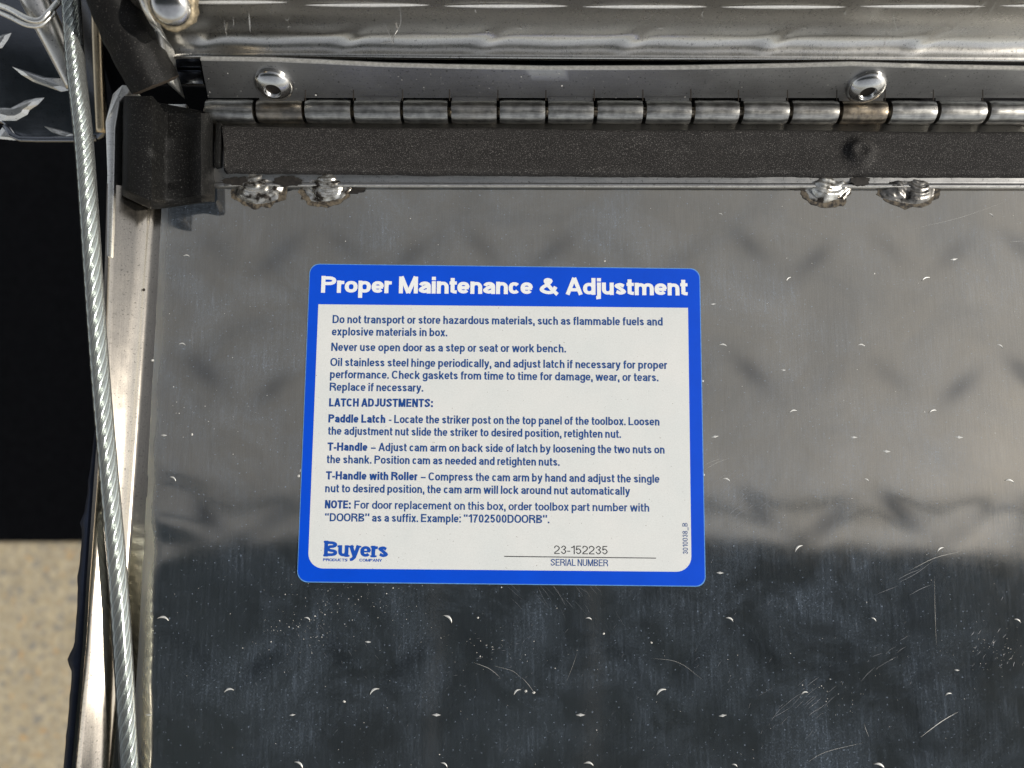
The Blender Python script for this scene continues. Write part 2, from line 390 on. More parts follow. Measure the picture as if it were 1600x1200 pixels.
# scratches (list of polylines in photograph positions) and dust, each joined
def slivers(lines, zf, name, mat, par, wmul=1.0, plane=None):
    vs, fs = [], []
    for ln, wd in lines:
        pts = spline(ln, max(4, 5*(len(ln)-1)))
        W = [plane(p.x, p.y) if plane else P(p.x, p.y) for p in pts]
        n = len(W); k = len(vs)
        for i, q in enumerate(W):
            t = (W[min(i+1, n-1)]-W[max(i-1, 0)]).normalized()
            s = t.cross(Vector((0, 0, 1))) if not plane else t.cross(Vector((0, -1, 0)))
            s.normalize(); ww = wd*wmul*0.5*math.sin(math.pi*(i+0.25)/(n-0.5))
            up = zf(q) if not plane else Vector((0, -0.00006, 0.00002))
            if not plane: q = Vector((q.x, q.y, 0))
            vs += [q+s*ww+up, q-s*ww+up]
        for i in range(n-1): fs.append([k+2*i, k+2*i+1, k+2*i+3, k+2*i+2])
    return tag(mesh(name, vs, fs, mat, par), kind='stuff')
zf = lambda q: Vector((0, 0, hgt(q.x, q.y)+0.00003))
SL = []
def hatch(cx, cy, w, h, n, ang, L, wd):
    for _ in range(int(n*.6)):
        x = random.gauss(cx, w/2.2); y = random.gauss(cy, h/2.2); a = ang+random.gauss(0, .12); l = L*random.uniform(.4, 1.2)
        c = random.uniform(-.05, .05)*l
        SL.append(([(x-math.cos(a)*l/2, y+math.sin(a)*l/2), (x+math.sin(a)*c, y+math.cos(a)*c), (x+math.cos(a)*l/2, y-math.sin(a)*l/2)], wd*random.uniform(.5, 1.2)))
U = 0.00010
SCRG = simple('bare_edge', (0.50, 0.495, 0.47), 0.45, 0.5, 0.25, 900, 0.2, 0.0001)
SC2 = simple('scuff', (0.22, 0.23, 0.25), 0.5, 0.5, 0.3, 1500, 0.2, 0.0001)
hatch(1145, 770, 60, 45, 46, 0.7, 34, U*.7); hatch(1270, 1095, 60, 45, 34, 0.7, 36, U*.6); hatch(1370, 1030, 40, 30, 12, 0.6, 30, U*.6)
hatch(880, 930, 110, 40, 40, -0.9, 40, U*.45); hatch(1420, 890, 110, 30, 8, 0.45, 60, U*.6); hatch(560, 930, 160, 50, 60, 1.1, 8, U*.6); hatch(500, 1010, 120, 60, 50, -1.0, 10, U*.6)
hatch(770, 1040, 80, 50, 30, 0.3, 8, U*.8); hatch(1560, 1010, 60, 60, 30, 1.0, 9, U*.8); hatch(900, 360, 900, 60, 40, 0.1, 26, U*.35); hatch(520, 350, 40, 40, 14, 1.5, 30, U*.5)
hatch(1350, 560, 500, 400, 40, 0.8, 12, U*.5); hatch(1000, 1060, 1000, 240, 160, 1.0, 9, U*.55); hatch(300, 600, 120, 400, 50, 1.5, 30, U*.4)
slivers(SL, zf, 'scuffs', SC2, door); SL = []
SL += [([(1425, 358), (1500, 340), (1572, 315)], U*.8), ([(1438, 1152), (1470, 1128), (1497, 1112)], U*2.0), ([(1260, 1192), (1290, 1175), (1350, 1160)], U*.8),
       ([(1017, 1028), (1060, 1035), (1098, 1062)], U*.8), ([(740, 1035), (765, 1045), (783, 1060)], U*1.6), ([(815, 1058), (826, 1070), (835, 1083)], U*1.5),
       ([(770, 1040), (800, 1048), (815, 1060)], U), ([(885, 1065), (895, 1040), (902, 1020)], U*.7), ([(1100, 735), (1118, 724), (1138, 716)], U*.9), ([(1100, 728), (1110, 722), (1126, 717)], U*.7),
       ([(1420, 892), (1460, 872), (1500, 862)], U*.8), ([(1460, 900), (1461, 960), (1463, 1010)], U*.5), ([(1350, 1130), (1353, 1140), (1358, 1152)], U*.8), ([(243, 860), (240, 640), (245, 560)], U*.35),
       ([(1578, 378), (1590, 377), (1600, 377)], U), ([(300, 500), (300, 530), (301, 545)], U*.6)]
slivers(SL, zf, 'scratches', SCRG, door, .75)
vs, fs = [], []
def speck(x, y, r):
    q = P(x, y); z = hgt(q.x, q.y)+0.00002; k = len(vs); n = 6
    for i in range(n):
        a = i/n*6.283; rr = r*random.uniform(.6, 1.3); vs.append((q.x+rr*math.cos(a), q.y+rr*math.sin(a), z))
    vs.append((q.x, q.y, z+r*.5))
    for i in range(n): fs.append([k+i, k+(i+1) % n, k+n])
for _ in range(330):
    x = random.uniform(235, 1600); y = random.uniform(320, 1200)
    speck(x, y, 0.00007*math.exp(random.gauss(0, .45)))
for (cx, cy, n, sx) in [(560, 930, 90, 60), (480, 985, 70, 40), (770, 1010, 50, 40), (1570, 1020, 60, 40), (1300, 1090, 30, 40), (300, 650, 30, 60)]:
    for _ in range(n): speck(random.gauss(cx, sx), random.gauss(cy, sx*.5), 0.00008*math.exp(random.gauss(0, .4)))
for (x, y, r) in [(238, 563, .0007), (300, 679, .0005), (747, 965, .0004), (943, 990, .0005), (1018, 1004, .0004), (538, 1096, .0005), (834, 1082, .0006), (822, 1080, .0005), (1098, 595, .0006), (470, 735, .0007), (467, 744, .0006), (945, 408, .0004), (1100, 742, .0005)]:
    speck(x, y, r*.75)
tag(mesh('dust_specks', vs, fs, DUST, door), kind='stuff')

# hem: the doubled strip along the hinge side, with its rolled edge at the weld line
HZ = 0.0016
def P2(x, y, z): return P(x, y, z)
xs = [i*40 for i in range(-2, 45)]
def hemprof(i):
    x = P(335, 290).x + (XR - P(335, 290).x)*i/40
    yb = P(800, 291 + 1.5*(x/0.15), HZ).y; yt = P(800, 190).y
    w_ = 0.00008*noise.noise(Vector((x*60, 0, 3)))
    pts = [(yb-0.0001, 0.0), (yb-0.0002, HZ*.6), (yb+.0002, HZ*.95), (yb+.0009, HZ), (yb+.0013, HZ*.62), (yb+.0018, HZ*.62), (yb+.0022, HZ), (yt, HZ), (yt, -.002)]
    return [Vector((x, a+w_, b)) for a, b in pts]
sweep(hemprof, list(range(41)), 'folded_hem', aluminium('hem_aluminium', grain='x', rough=.28, base=(.55, .54, .52)), door)

ee = []
for i in range(121):
    x = lerp(350, 1720, i/120); p = P(x, 290.3+1.5*(P(x, 290).x/0.15), HZ); ee.append(Vector((p.x, p.y+.0001*noise.noise(Vector((x*.05, 0, 0))), HZ-.0001)))
tube(ee, lambda i: .00022+.00008*noise.noise(Vector((i*.7, 1, 0))), 'hem_edge', simple('rolled_edge', (0.50, 0.49, 0.46), 0.42, 0.6, 0.3, 900, 0.2, 0.0001), door, 8)
# foam gasket strip along the hinge
def top_edge(x): return 196 + 9*(x-350)/1250 + 0.8*math.sin(x/70)
def bot_edge(x): return 266.5 + 6*(x-350)/700 if x < 1050 else 272 + 1.0*(x-1050)/550
GZ0, GZ1 = HZ, HZ+0.0026
bump_c = P(1343, 238, GZ1)
n = 300; vs, fs = [], []; K = 22
for i in range(n+1):
    px_ = 345 + (1650-345)*i/n
    a = P(px_, top_edge(px_), GZ1); b = P(px_ + (10 if i == 0 else 0), bot_edge(px_)+0.9*noise.noise(Vector((px_/12, 0, 0)))+1.6*noise.noise(Vector((px_/70, 5, 0))), GZ1)
    for j in range(K+1):
        t = j/K; p = a.lerp(b, t)
        e = min(t, 1-t)*0.0148; z = GZ1 - 0.0007*max(0, 1-e/0.0008)**2 - 0.00015*math.sin(t*math.pi)
        d = math.hypot(p.x-bump_c.x, (p.y-bump_c.y))
        z += 0.0024*math.exp(-(max(0, d-0.0022)/0.0022)**2) - 0.0007*math.exp(-(max(0, d-0.0008)/0.0011)**2)
        z += 0.00012*noise.noise(Vector((p.x*90, p.y*90, 0)))
        vs.append((p.x, p.y, z))
    p = a; vs.append((p.x, p.y+.0001, GZ0)); p = b; vs.append((p.x, p.y-.0001, GZ0))
R_ = K+3
for i in range(n):
    for j in range(K): a = i*R_+j; fs.append([a, a+1, a+R_+1, a+R_])
    a = i*R_; fs.append([a, a+R_, a+R_+K+1, a+K+1]); fs.append([a+K, a+K+2, a+R_+K+2, a+R_+K])
fs.append([K+1, 0] + list(range(1, K+1)) + [K+2])
mesh('foam_gasket', vs, fs, FOAM, door, smooth=True)
# black strip standing in for the shaded gap left of the gasket
prism([P(337, 190, .004), P(346, 192, .004), P(343, 258, .004), P(334, 260, .004)], .003, 'gap_shade_strip', RUBBER, door, bevel=.0003)

# corner rubber block with two ridges
prof_px = [(189, .001), (191, .010), (197, .0145), (203, .0155), (226, .0155), (236, .0150), (246, .0125), (254, .0082), (262, .0070), (284, .0068), (297, .0075), (306, .0092), (314, .0094), (322, .0080), (330, .0045), (336, .001)]
vs, fs = [], []; NB = 40
for i in range(NB+1):
    t = i/NB
    for (x, z) in prof_px:
        u = (x-189)/147
        ytop = 150 if x < 238 else (150+(x-238)*1.5 if x < 256 else 177)
        ybot = 318 + 6*math.sin(u*5) + (3 if x > 230 else -14*(1-(x-189)/41))
        yy = lerp(ytop, ybot, t)
        xx = x + 2.5*(1-t)*(1 if x < 260 else 0) + 1.0*noise.noise(Vector((x*.1, yy*.03, 0)))
        zz = z + 0.0005*noise.noise(Vector((x*.05, yy*.04, 4)))
        if t > .93: zz *= 1-(t-.93)*5; zz += .0012*noise.noise(Vector((x*.3, yy*.3, 2)))
        p = P(xx, yy, max(zz, .0005)); vs.append((p.x, p.y, max(zz, .0005)))
m_ = len(prof_px)
for i in range(NB):
    for j in range(m_-1): a = i*m_+j; fs.append([a, a+1, a+m_+1, a+m_])
fs.append(list(range(m_))); fs.append([NB*m_+j for j in range(m_-1, -1, -1)])
o = mesh('corner_gasket', vs, fs, RUBBER, door, smooth=True); o.data.set_sharp_from_angle(angle=math.radians(50))

# side flange: fold, inner face, rim; stations run from the hinge towards the photographer
ST = []
for i in range(81):
    y = lerp(300, 1420, i/80)
    ST.append(y)
def inner_x(y): return lerp(234, 172, (y-340)/860)          # the bright fold
def rim_x(y):
    pts = [(130, 186), (270, 172), (400, 169), (600, 163), (750, 152), (900, 141), (1000, 135), (1200, 117), (1420, 96)]
    for (a, b), (c, d) in zip(pts, pts[1:]):
        if y <= c: return lerp(b, d, (y-a)/(c-a))
    return pts[-1][1]
RZ = 0.008
def flprof(i):
    y = ST[i]; f = P(inner_x(y), y, .0006); r = P(rim_x(y), y, RZ); nz = noise.noise(Vector((0, y*.012, 2)))
    p0 = Vector((max(XL, f.x+.0024)+.0002, f.y, -.0001)); Y = f.y
    dx = r.x - f.x; bul = .0006+.0003*nz
    pts = [p0, Vector((f.x+.0016, Y, .00025)), Vector((f.x+.0007, Y, .0007)), Vector((f.x+.0001, Y, .0015)), Vector((f.x-.0004, Y, .0024)),
           Vector((f.x+dx*.40+bul, Y, .0038)), Vector((f.x+dx*.65+bul, Y, .0052)), Vector((f.x+dx*.88+bul*.5, Y, .0066)),
           Vector((r.x+.0002, Y, RZ-.0006)), Vector((r.x, Y, RZ)), Vector((r.x-.0010, Y, RZ)), Vector((r.x-.0012, Y, RZ-.0005)), Vector((r.x-.0018, Y, -.004))]
    return pts
o = sweep(flprof, ST, 'side_flange', FLANGE, door); o.data.set_sharp_from_angle(angle=math.radians(60))
# upper bare end of the flange, standing beside the rubber block
a = [P(176, 146, RZ), P(190, 132, RZ+.002), P(205, 133, RZ+.002), P(202, 146, RZ), P(187, 158, RZ), P(180, 200, RZ), P(178, 300, RZ), P(174, 402, RZ), P(165, 402, RZ), P(167, 270, RZ), P(164, 190, RZ)]
prism(a, .012, 'flange_end', EDGE, door, bevel=.0004)
# outer weather seal hugging the flange outside, lumpy with glue
def sealprof(i):
    y = lerp(585, 1420, i/90); r = rim_x(y)
    wd = 3 + 12*min(1, max(0, (y-590)/250)); lump = 0
    for (c, s, h) in [(815, 9, 6), (1030, 14, 9), (640, 8, 3), (905, 10, 3)]: lump += h*math.exp(-((y-c)/s)**2)
    lump += 1.3*noise.noise(Vector((y*.05, 3, 0)))
    z = RZ-.002; a = P(r-1, y, z); b = P(r-wd-lump, y, z-.001); Y = a.y
    return [Vector((a.x, Y, z-.004)), Vector((a.x, Y, z+.0008)), Vector(((a.x+b.x)/2, Y, z+.001)), Vector((b.x, Y, z)), Vector((b.x-.0002, Y, z-.002)), Vector((b.x+.0003, Y, z-.006))]
sweep(sealprof, list(range(91)), 'edge_seal', SEAL, door, closed=True, cap=True)
# frayed fibres along the seal
vs, fs = [], []
for _ in range(520):
    y = random.uniform(950, 1290); r = rim_x(y); a = P(r-1, y, RZ+.0002); l = random.uniform(.0006, .0016); an = random.uniform(-.7, .5)
    b = a+Vector((math.cos(an)*l, -math.sin(an)*l, random.uniform(-.0002, .0006))); k = len(vs); ww = Vector((0, .00004, 0))
    vs += [a+ww, a-ww, b]; fs.append([k, k+1, k+2])
tag(mesh('frayed_fibres', vs, fs, SEAL, door), kind='stuff')
# small hole with washer mark in the fold
for (x, y, r) in [(227, 454, .0009), ]:
    p = P(x, y, .0012); bm = bmesh.new(); bmesh.ops.create_circle(bm, cap_ends=True, segments=16, radius=r*.55); m = bpy.data.meshes.new('drain_hole'); bm.to_mesh(m); bm.free()
    o = link('drain_hole', m, HOLE, door); o.location = (p.x, p.y, .0022)

# weld beads: lumpy fused metal with ripples and a scorched skirt
WELD2 = simple('burnt_weld_metal', (0.20, 0.19, 0.175), 0.33, 0.85, 0.9, 420, 0.4, 0.0003)
def weld(cx, cy, wx, wy, seed, lobes, mat=None):
    c = P(cx, cy, .001); s = 0.0002
    vs, fs = [], []; NR, NA = 26, 64
    for i in range(NR+1):
        rr = i/NR
        for j in range(NA):
            a = j/NA*2*math.pi
            e = 1+0.20*noise.noise(Vector((math.cos(a)*1.6, math.sin(a)*1.6, seed)))+.07*noise.noise(Vector((math.cos(a)*5, math.sin(a)*5, seed+3)))
            x = math.cos(a)*wx*.5*s*e*rr; y = math.sin(a)*wy*.5*s*e*rr
            hh = 0
            for (lx, ly, lr, lh) in lobes:
                d = math.hypot(x/s-lx, y/s-ly)/lr
                hh = max(hh, .55*lh*max(0, 1-d*d)**.5)
            hh += .0008*noise.noise(Vector((x*190, y*190, seed))) + .00016*noise.noise(Vector((x*600, y*600, seed+8)))
            rip = math.sin((math.hypot(x/s-lobes[0][0], y/s-34)+5*noise.noise(Vector((x*150, y*150, seed+2))))*0.62)*.00016
            z = (.0006+hh+rip)*(1-rr**6)
            vs.append((c.x+x, c.y+y, z))
    for i in range(NR):
        for j in range(NA): a = i*NA+j; b = i*NA+(j+1) % NA; fs.append([a, b, b+NA, a+NA])
    mesh('weld_bead', vs, fs, mat or WELD, door, smooth=True)
    vs, fs = [], [[]]
    for j in range(48):
        a = j/48*2*math.pi; e = 1.08+.22*noise.noise(Vector((math.cos(a)*4, math.sin(a)*4, seed+7)))
        vs.append((c.x+math.cos(a)*wx*.5*s*e, c.y-.0008+math.sin(a)*wy*.5*s*e, .00016))
    fs = [list(range(48))]
    mesh('weld_scorch', vs, fs, SOOT, door)
weld(404, 292, 84, 56, 1.0, [(-8, 2, 30, .0030), (22, 6, 20, .0018)])
weld(507, 291, 76, 54, 4.0, [(4, 0, 24, .0034), (-18, 10, 14, .0016)])
weld(1292, 294, 74, 50, 9.0, [(2, 4, 26, .0032), (22, 8, 14, .0022)])
weld(1422, 295, 92, 48, 14.0, [(14, 0, 24, .0026), (-20, 4, 20, .0020)], WELD2)
# burnt patches beside the beads, and bead shade painted dark on their right
for (x, y, wx, wy, sd) in [(1392, 290, 46, 40, 3), (548, 296, 46, 14, 5), (1340, 286, 30, 16, 8), (372, 286, 44, 14, 11), (452, 286, 46, 18, 15), (1253, 292, 46, 12, 19)]:
    c = P(x, y, .0002); pts = []
    for j in range(40):
        a = j/40*2*math.pi; e = 1+.35*noise.noise(Vector((math.cos(a)*3, math.sin(a)*3, sd)))
        pts.append((c.x+math.cos(a)*wx*.0001*e, c.y+math.sin(a)*wy*.0001*e, .0019 if y < 290 else .00018))
    mesh('burn_shade_mark', pts, [list(range(40))], BURN_SHADE, door)

# ------------------------------------------------------------------ the sticker
st_ = empty('maintenance_sticker', P(785, 660)); tag(st_, 'blue bordered white sticker headed Proper Maintenance & Adjustment on the door', 'sticker')
SZ = 0.00042
def rounded(c, rs, z, k=8):
    """c: four corners (photograph positions, TL TR BR BL), rs: radii in the same unit"""
    pts = []
    for i in range(4):
        a = Vector(c[i]); p = Vector(c[i-1]); n = Vector(c[(i+1) % 4]); r = rs[i]
        if r < 1: pts.append(a); continue
        d1 = (p-a).normalized(); d2 = (n-a).normalized(); s = a+d1*r; e = a+d2*r; ctr = a+d1*r+d2*r
        for j in range(k+1):
            t = j/k*math.pi/2; pts.append(ctr - d2*r*math.cos(t) - d1*r*math.sin(t))
    return [P(q.x, q.y, z) for q in pts][::-1]
def flat(poly, z0, z1, name, mat, par):
    n = len(poly); vs = [Vector((p.x, p.y, z0)) for p in poly]+[Vector((p.x, p.y, z1)) for p in poly]
    return mesh(name, vs, [list(range(n-1, -1, -1)), list(range(n, 2*n))]+[[i, (i+1) % n, n+(i+1) % n, n+i] for i in range(n)], mat, par)
flat(rounded([(485, 413), (1092.5, 420.5), (1101.5, 915.5), (465, 908.5)], [15, 15, 15, 17], SZ), -0.0001, SZ, 'blue_border', BLUE, st_)
# the clear film edge
flat(rounded([(484, 412), (1093.7, 419.4), (1102.8, 916.8), (463.8, 909.8)], [15, 15, 15, 17], SZ-.00006), -0.0001, SZ-.00006, 'film_edge', simple('film_edge', (0.12, 0.30, 0.62), .3), st_)
flat(rounded([(497.5, 475.5), (1075, 481), (1080.5, 893.5), (481, 888)], [0, 0, 24, 24], SZ), SZ-.0001, SZ+.00004, 'white_panel', WHITE, st_)
TZ = SZ+.00007
# a drawn sans-serif: every letter is a set of pen strokes, spread to the measured length of its line
XH = 0.735
def se(cx, cy, rx, ry, a0, a1, n=14, p=2.35):
    out = []
    for i in range(n+1):
        t = math.radians(lerp(a0, a1, i/n)); c, s_ = math.cos(t), math.sin(t)
        out.append((cx+rx*math.copysign(abs(c)**(2/p), c), cy+ry*math.copysign(abs(s_)**(2/p), s_)))
    return out
def cr(pts, n=5): return [(v.x, v.y) for v in spline(pts, n*(len(pts)-1))]
WD = dict(a=.60, b=.62, c=.57, d=.62, e=.61, f=.36, g=.62, h=.59, i=.15, j=.24, k=.60, l=.15, m=.95, n=.59, o=.64, p=.62, q=.62, r=.36, s=.56, t=.36, u=.59, v=.62, w=.92, x=.60, y=.62, z=.55,
          A=.82, B=.76, C=.80, D=.80, E=.70, F=.66, H=.78, I=.17, J=.58, L=.64, M=.94, N=.78, O=.88, P=.74, R=.80, S=.76, T=.74, U=.78, Y=.80)
def glyph(ch, w, sx):
    """strokes and ink width of one letter; cap height 1, stroke width w, widths scaled by sx"""
    W = (WD.get(ch, .62)*sx); h = w/2
    if ch in 'il': W = w
    if ch == 'I': W = w
    if ch == '1': W = .36*sx+h
    if ch in '.,:': W = w*1.1
    if ch == '-': W = .34*sx
    if ch == '\u2013': W = .62*sx
    if ch in '\u201c\u201d': W = w*2.6
    if ch == '&': W = .92*sx
    if ch == '_': W = .7*sx
    L, R, C = h, W-h, W/2; X = XH; rb = (W-w)/2; ry = (X-w)/2; D = -.285
    ar = min(.30, ry)
    o_ = se(C, X/2, rb, ry, 0, 360, 24)
    G = {}
    arch = lambda l, r: [(l, X-h-ar*1.1)] + se((l+r)/2, X-h-ar, (r-l)/2, ar, 180, 0) + [(r, 0)]
    if ch == 'o': G = [o_]
    elif ch == 'n': G = [[(L, 0), (L, X)], arch(L, R)]
    elif ch == 'h': G = [[(L, 0), (L, 1)], arch(L, R)]
    elif ch == 'm': G = [[(L, 0), (L, X)], arch(L, C), arch(C, R)]
    elif ch == 'r': G = [[(L, 0), (L, X)], [(L, X-h-ar)] + se(L+(R-L)*.95, X-h-ar, (R-L)*.95, ar, 180, 92, 8) + [(W, X-h)]]
    elif ch == 'u': G = [[(R, 0), (R, X)], [(L, X)] + se(C, h+ar, rb, ar, 180, 360)]
    elif ch == 'b': G = [[(L, 0), (L, 1)], o_]
    elif ch == 'd': G = [[(R, 0), (R, 1)], o_]
    elif ch == 'p': G = [[(L, D), (L, X)], o_]
    elif ch == 'q': G = [[(R, D), (R, X)], o_]
    elif ch == 'g': G = [[(R, X)] + se(C, D+h+.2, rb, .2, 0, -165), o_]
    elif ch == 'c': G = [se(C, X/2, rb, ry, 38, 322, 20)]
    elif ch == 'e': G = [se(C, X/2, rb, ry, 0, 325, 20), [(L, X*.49), (R+h*.6, X*.49)]]
    elif ch == 'a': G = [[(R, 0)] + [(R, X-h-ar*.8)] + se(C, X-h-ar*.8, rb, ar*.8, 0, 165), cr([(R, X*.58), (C, X*.54), (L, X*.30), (C*.92, h), (R, X*.28)])]
    elif ch == 's': G = [cr([(R, X*.72), (C, X-h), (L, X*.74), (C, X*.52), (R, X*.27), (C, h), (L-.01, X*.28)])]
    elif ch == 't': x0 = W*.42; G = [[(x0, X+.20), (x0, .2)] + cr([(x0, .16), (x0+w*.35, h), (W, h*.85)]), [(0, X-h*.8), (W, X-h*.8)]]
    elif ch == 'f': x0 = W*.42; G = [[(x0, 0), (x0, .82)] + cr([(x0, .85), (x0+w*.45, 1-h), (W, 1-h)]), [(0, X-h*.8), (W, X-h*.8)]]
    elif ch == 'i': G = [[(C, 0), (C, X)], [(C, 1-w*.85), (C, 1)]]
    elif ch == 'l': G = [[(C, 0), (C, 1)]]
    elif ch == 'j': G = [[(R, X), (R, D+.14)] + cr([(R, D+.14), (R-w*.4, D+h), (0, D+h)]), [(R, 1-w*.85), (R, 1)]]
    elif ch == 'k': G = [[(L, 0), (L, 1)], [(R+h*.2, X), (L+h*.6, X*.38)], [(L+(R-L)*.38, X*.60), (R+h*.5, 0)]]
    elif ch == 'v': G = [[(h*.8, X), (C, 0)], [(W-h*.8, X), (C, 0)]]
    elif ch == 'y': G = [[(h*.8, X), (C, .04)], [(W-h*.8, X), (C, 0)] + cr([(C, 0), (C-.10*sx-h*.3, D+h+.02), (.06*sx, D+h)])]
    elif ch == 'w': G = [[(h*.8, X), (W*.27, 0)], [(W*.27, 0), (C, X)], [(C, X), (W*.73, 0)], [(W*.73, 0), (W-h*.8, X)]]
    elif ch == 'x': G = [[(h*.9, X), (W-h*.9, 0)], [(W-h*.9, X), (h*.9, 0)]]
    elif ch == 'z': G = [[(.02, X-h), (W-.02, X-h)], [(R, X-h), (L, h)], [(0, h), (W, h)]]
    elif ch == 'A': G = [[(h*.8, 0), (C, 1)], [(W-h*.8, 0), (C, 1)], [(W*.22, .29), (W*.78, .29)]]
    elif ch == 'B': G = [[(L, 0), (L, 1)], [(L, 1-h)] + se(W*.45, .755, R-W*.48, .245-h, 90, -90) + [(L, .51)], [(L, .51)] + se(W*.48, .255, R-W*.48, .255-h, 90, -90) + [(L, h)]]
    elif ch == 'C': G = [se(C, .5, rb, .5-h, 40, 320, 24)]
    elif ch == 'D': G = [[(L, 0), (L, 1)], [(L, 1-h)] + se(W*.42, .5, R-W*.42, .5-h, 90, -90, 18) + [(L, h)]]
    elif ch == 'E': G = [[(L, 0), (L, 1)], [(L, 1-h), (W, 1-h)], [(L, .52), (W*.93, .52)], [(L, h), (W, h)]]
    elif ch == 'F': G = [[(L, 0), (L, 1)], [(L, 1-h), (W, 1-h)], [(L, .50), (W*.9, .50)]]
    elif ch == 'H': G = [[(L, 0), (L, 1)], [(R, 0), (R, 1)], [(L, .53), (R, .53)]]
    elif ch == 'I': G = [[(C, 0), (C, 1)]]
    elif ch == 'J': G = [[(R, 1), (R, .3)] + se(C, .3, rb, .3-h, 0, -175)]
    elif ch == 'L': G = [[(L, 0), (L, 1)], [(L, h), (W, h)]]
    elif ch == 'M': G = [[(L, 0), (L, 1)], [(R, 0), (R, 1)], [(L+h*.2, 1), (C, .02)], [(R-h*.2, 1), (C, .02)]]
    elif ch == 'N': G = [[(L, 0), (L, 1)], [(R, 0), (R, 1)], [(L+h*.1, 1), (R-h*.1, 0)]]
    elif ch in 'O0': G = [se(C, .5, rb, .5-h, 0, 360, 26)]
    elif ch == 'P': G = [[(L, 0), (L, 1)], [(L, 1-h)] + se(W*.46, .715, R-W*.46, .285-h, 90, -90) + [(L, .43+h)]]
    elif ch == 'R': G = [[(L, 0), (L, 1)], [(L, 1-h)] + se(W*.46, .735, R-W*.47, .265-h, 90, -90) + [(L, .47+h)], [(W*.52, .50), (R-h*.1, .34), (R+h*.15, 0)]]
    elif ch == 'S': G = [cr([(R, .70), (R-.06, .88), (C, 1-h), (L, .75), (C, .53), (R, .27), (C, h), (L+.05, .12), (L-.01, .30)])]
    elif ch == 'T': G = [[(C, 0), (C, 1)], [(0, 1-h), (W, 1-h)]]
    elif ch == 'U': G = [[(L, 1)] + se(C, h+.3, rb, .3, 180, 360) + [(R, 1)]]
    elif ch == 'Y': G = [[(C, 0), (C, .42)], [(h*.8, 1), (C, .40)], [(W-h*.8, 1), (C, .40)]]
    elif ch == '1': G = [[(R, 0), (R, 1)], [(0, .76), (R*.55, .80), (R, .97)]]
    elif ch == '2': G = [cr([(L, .68), (L+.05, .88), (C, 1-h), (R, .74), (R-.10*sx, .48), (L+.06*sx, .20), (L, h)]), [(0, h), (W, h)]]
    elif ch == '3': G = [cr([(L, .72), (C, 1-h), (R-.02, .76), (C+.06*sx, .54), (C-.04*sx, .53)]), cr([(C-.04*sx, .53), (C+.08*sx, .52), (R, .28), (C, h), (L, .28)])]
    elif ch == '5': G = [[(W*.92, 1-h), (L+.06*sx, 1-h), (L+.01, .50)], cr([(L+.01, .48), (C, .63), (R, .34), (C, h), (L, .25)])]
    elif ch == '6': G = [se(C, .32, rb, .32-h, 0, 360, 20), cr([(L, .34), (L+.02, .70), (C+.02, 1-h), (R, .78)])]
    elif ch == '7': G = [[(0, 1-h), (W, 1-h)], cr([(R, 1-h), (C, .5), (C-.1*sx, 0)])]
    elif ch == '8': G = [se(C, .755, rb*.9, .245-h, 0, 360, 20), se(C, .27, rb, .27-h, 0, 360, 20)]
    elif ch == '&': G = [cr([(W-h*.6, 0), (W*.62, .32), (W*.36, .66), (W*.30, .82), (W*.42, 1-h), (W*.56, .80), (W*.40, .60), (L+.02, .40), (L, .24), (W*.38, h), (W*.66, .16), (W*.84, .46)], 4)]
    elif ch == '.': G = [[(C, 0), (C, w*1.05)]]
    elif ch == ',': G = [[(C, 0), (C, w*1.05)], [(C+h*.4, .02), (C-h*.3, -.17)]]
    elif ch == ':': G = [[(C, 0), (C, w*1.05)], [(C, X-w*1.05), (C, X)]]
    elif ch == '-': G = [[(0, .34), (W, .34)]]
    elif ch == '\u2013': G = [[(0, .35), (W, .35)]]
    elif ch == '_': G = [[(0, -.1), (W, -.1)]]
    elif ch == '\u201c': G = [[(h*.9, .70), (h*1.3, .98)], [(W-h*1.3, .70), (W-h*.9, .98)]]
    elif ch == '\u201d': G = [[(h*.7, .68), (h*1.1, 1)], [(W-h*1.1, .68), (W-h*.7, 1)]]
    else: G = []
    return G, W
def bear(ch):
    return .035 if ch in 'ceovwxyAOCVYT' else .055 if ch in 'adgqstfjr-,.' else .085
def layout(s, w, sx, slab=None):
    x = 0; out = []; prev = None
    for ch in s:
        if ch == ' ': x += .36*sx; prev = None; continue
        if prev is not None: x += (bear(prev)+bear(ch))*sx*(0.72 if w < .19 else .6 if w < .23 else .30)
        G, W = glyph(ch, w, sx)
        for g in G: out.append([(x+a, b) for a, b in g])
        if slab:
            t = slab
            bars = {'B': [(-.04, W*.35, 0), (-.04, W*.35, 1)], 'u': [(-.06, w*.9, XH), (W-w, W-w*.5, XH), (W-w*.5, W+.08, 0)], 'y': [(-.08, w+.05, XH), (W-w-.02, W+.08, XH)], 'r': [(-.06, w*.9, XH), (-.06, w+.10, 0)]}.get(ch, [])
            for a, b, yy in bars:
                y_ = yy-t/2 if yy > 0 else t/2
                out.append([(x+a, y_), (x+b, y_)])
        x += W; prev = ch
    return out, x
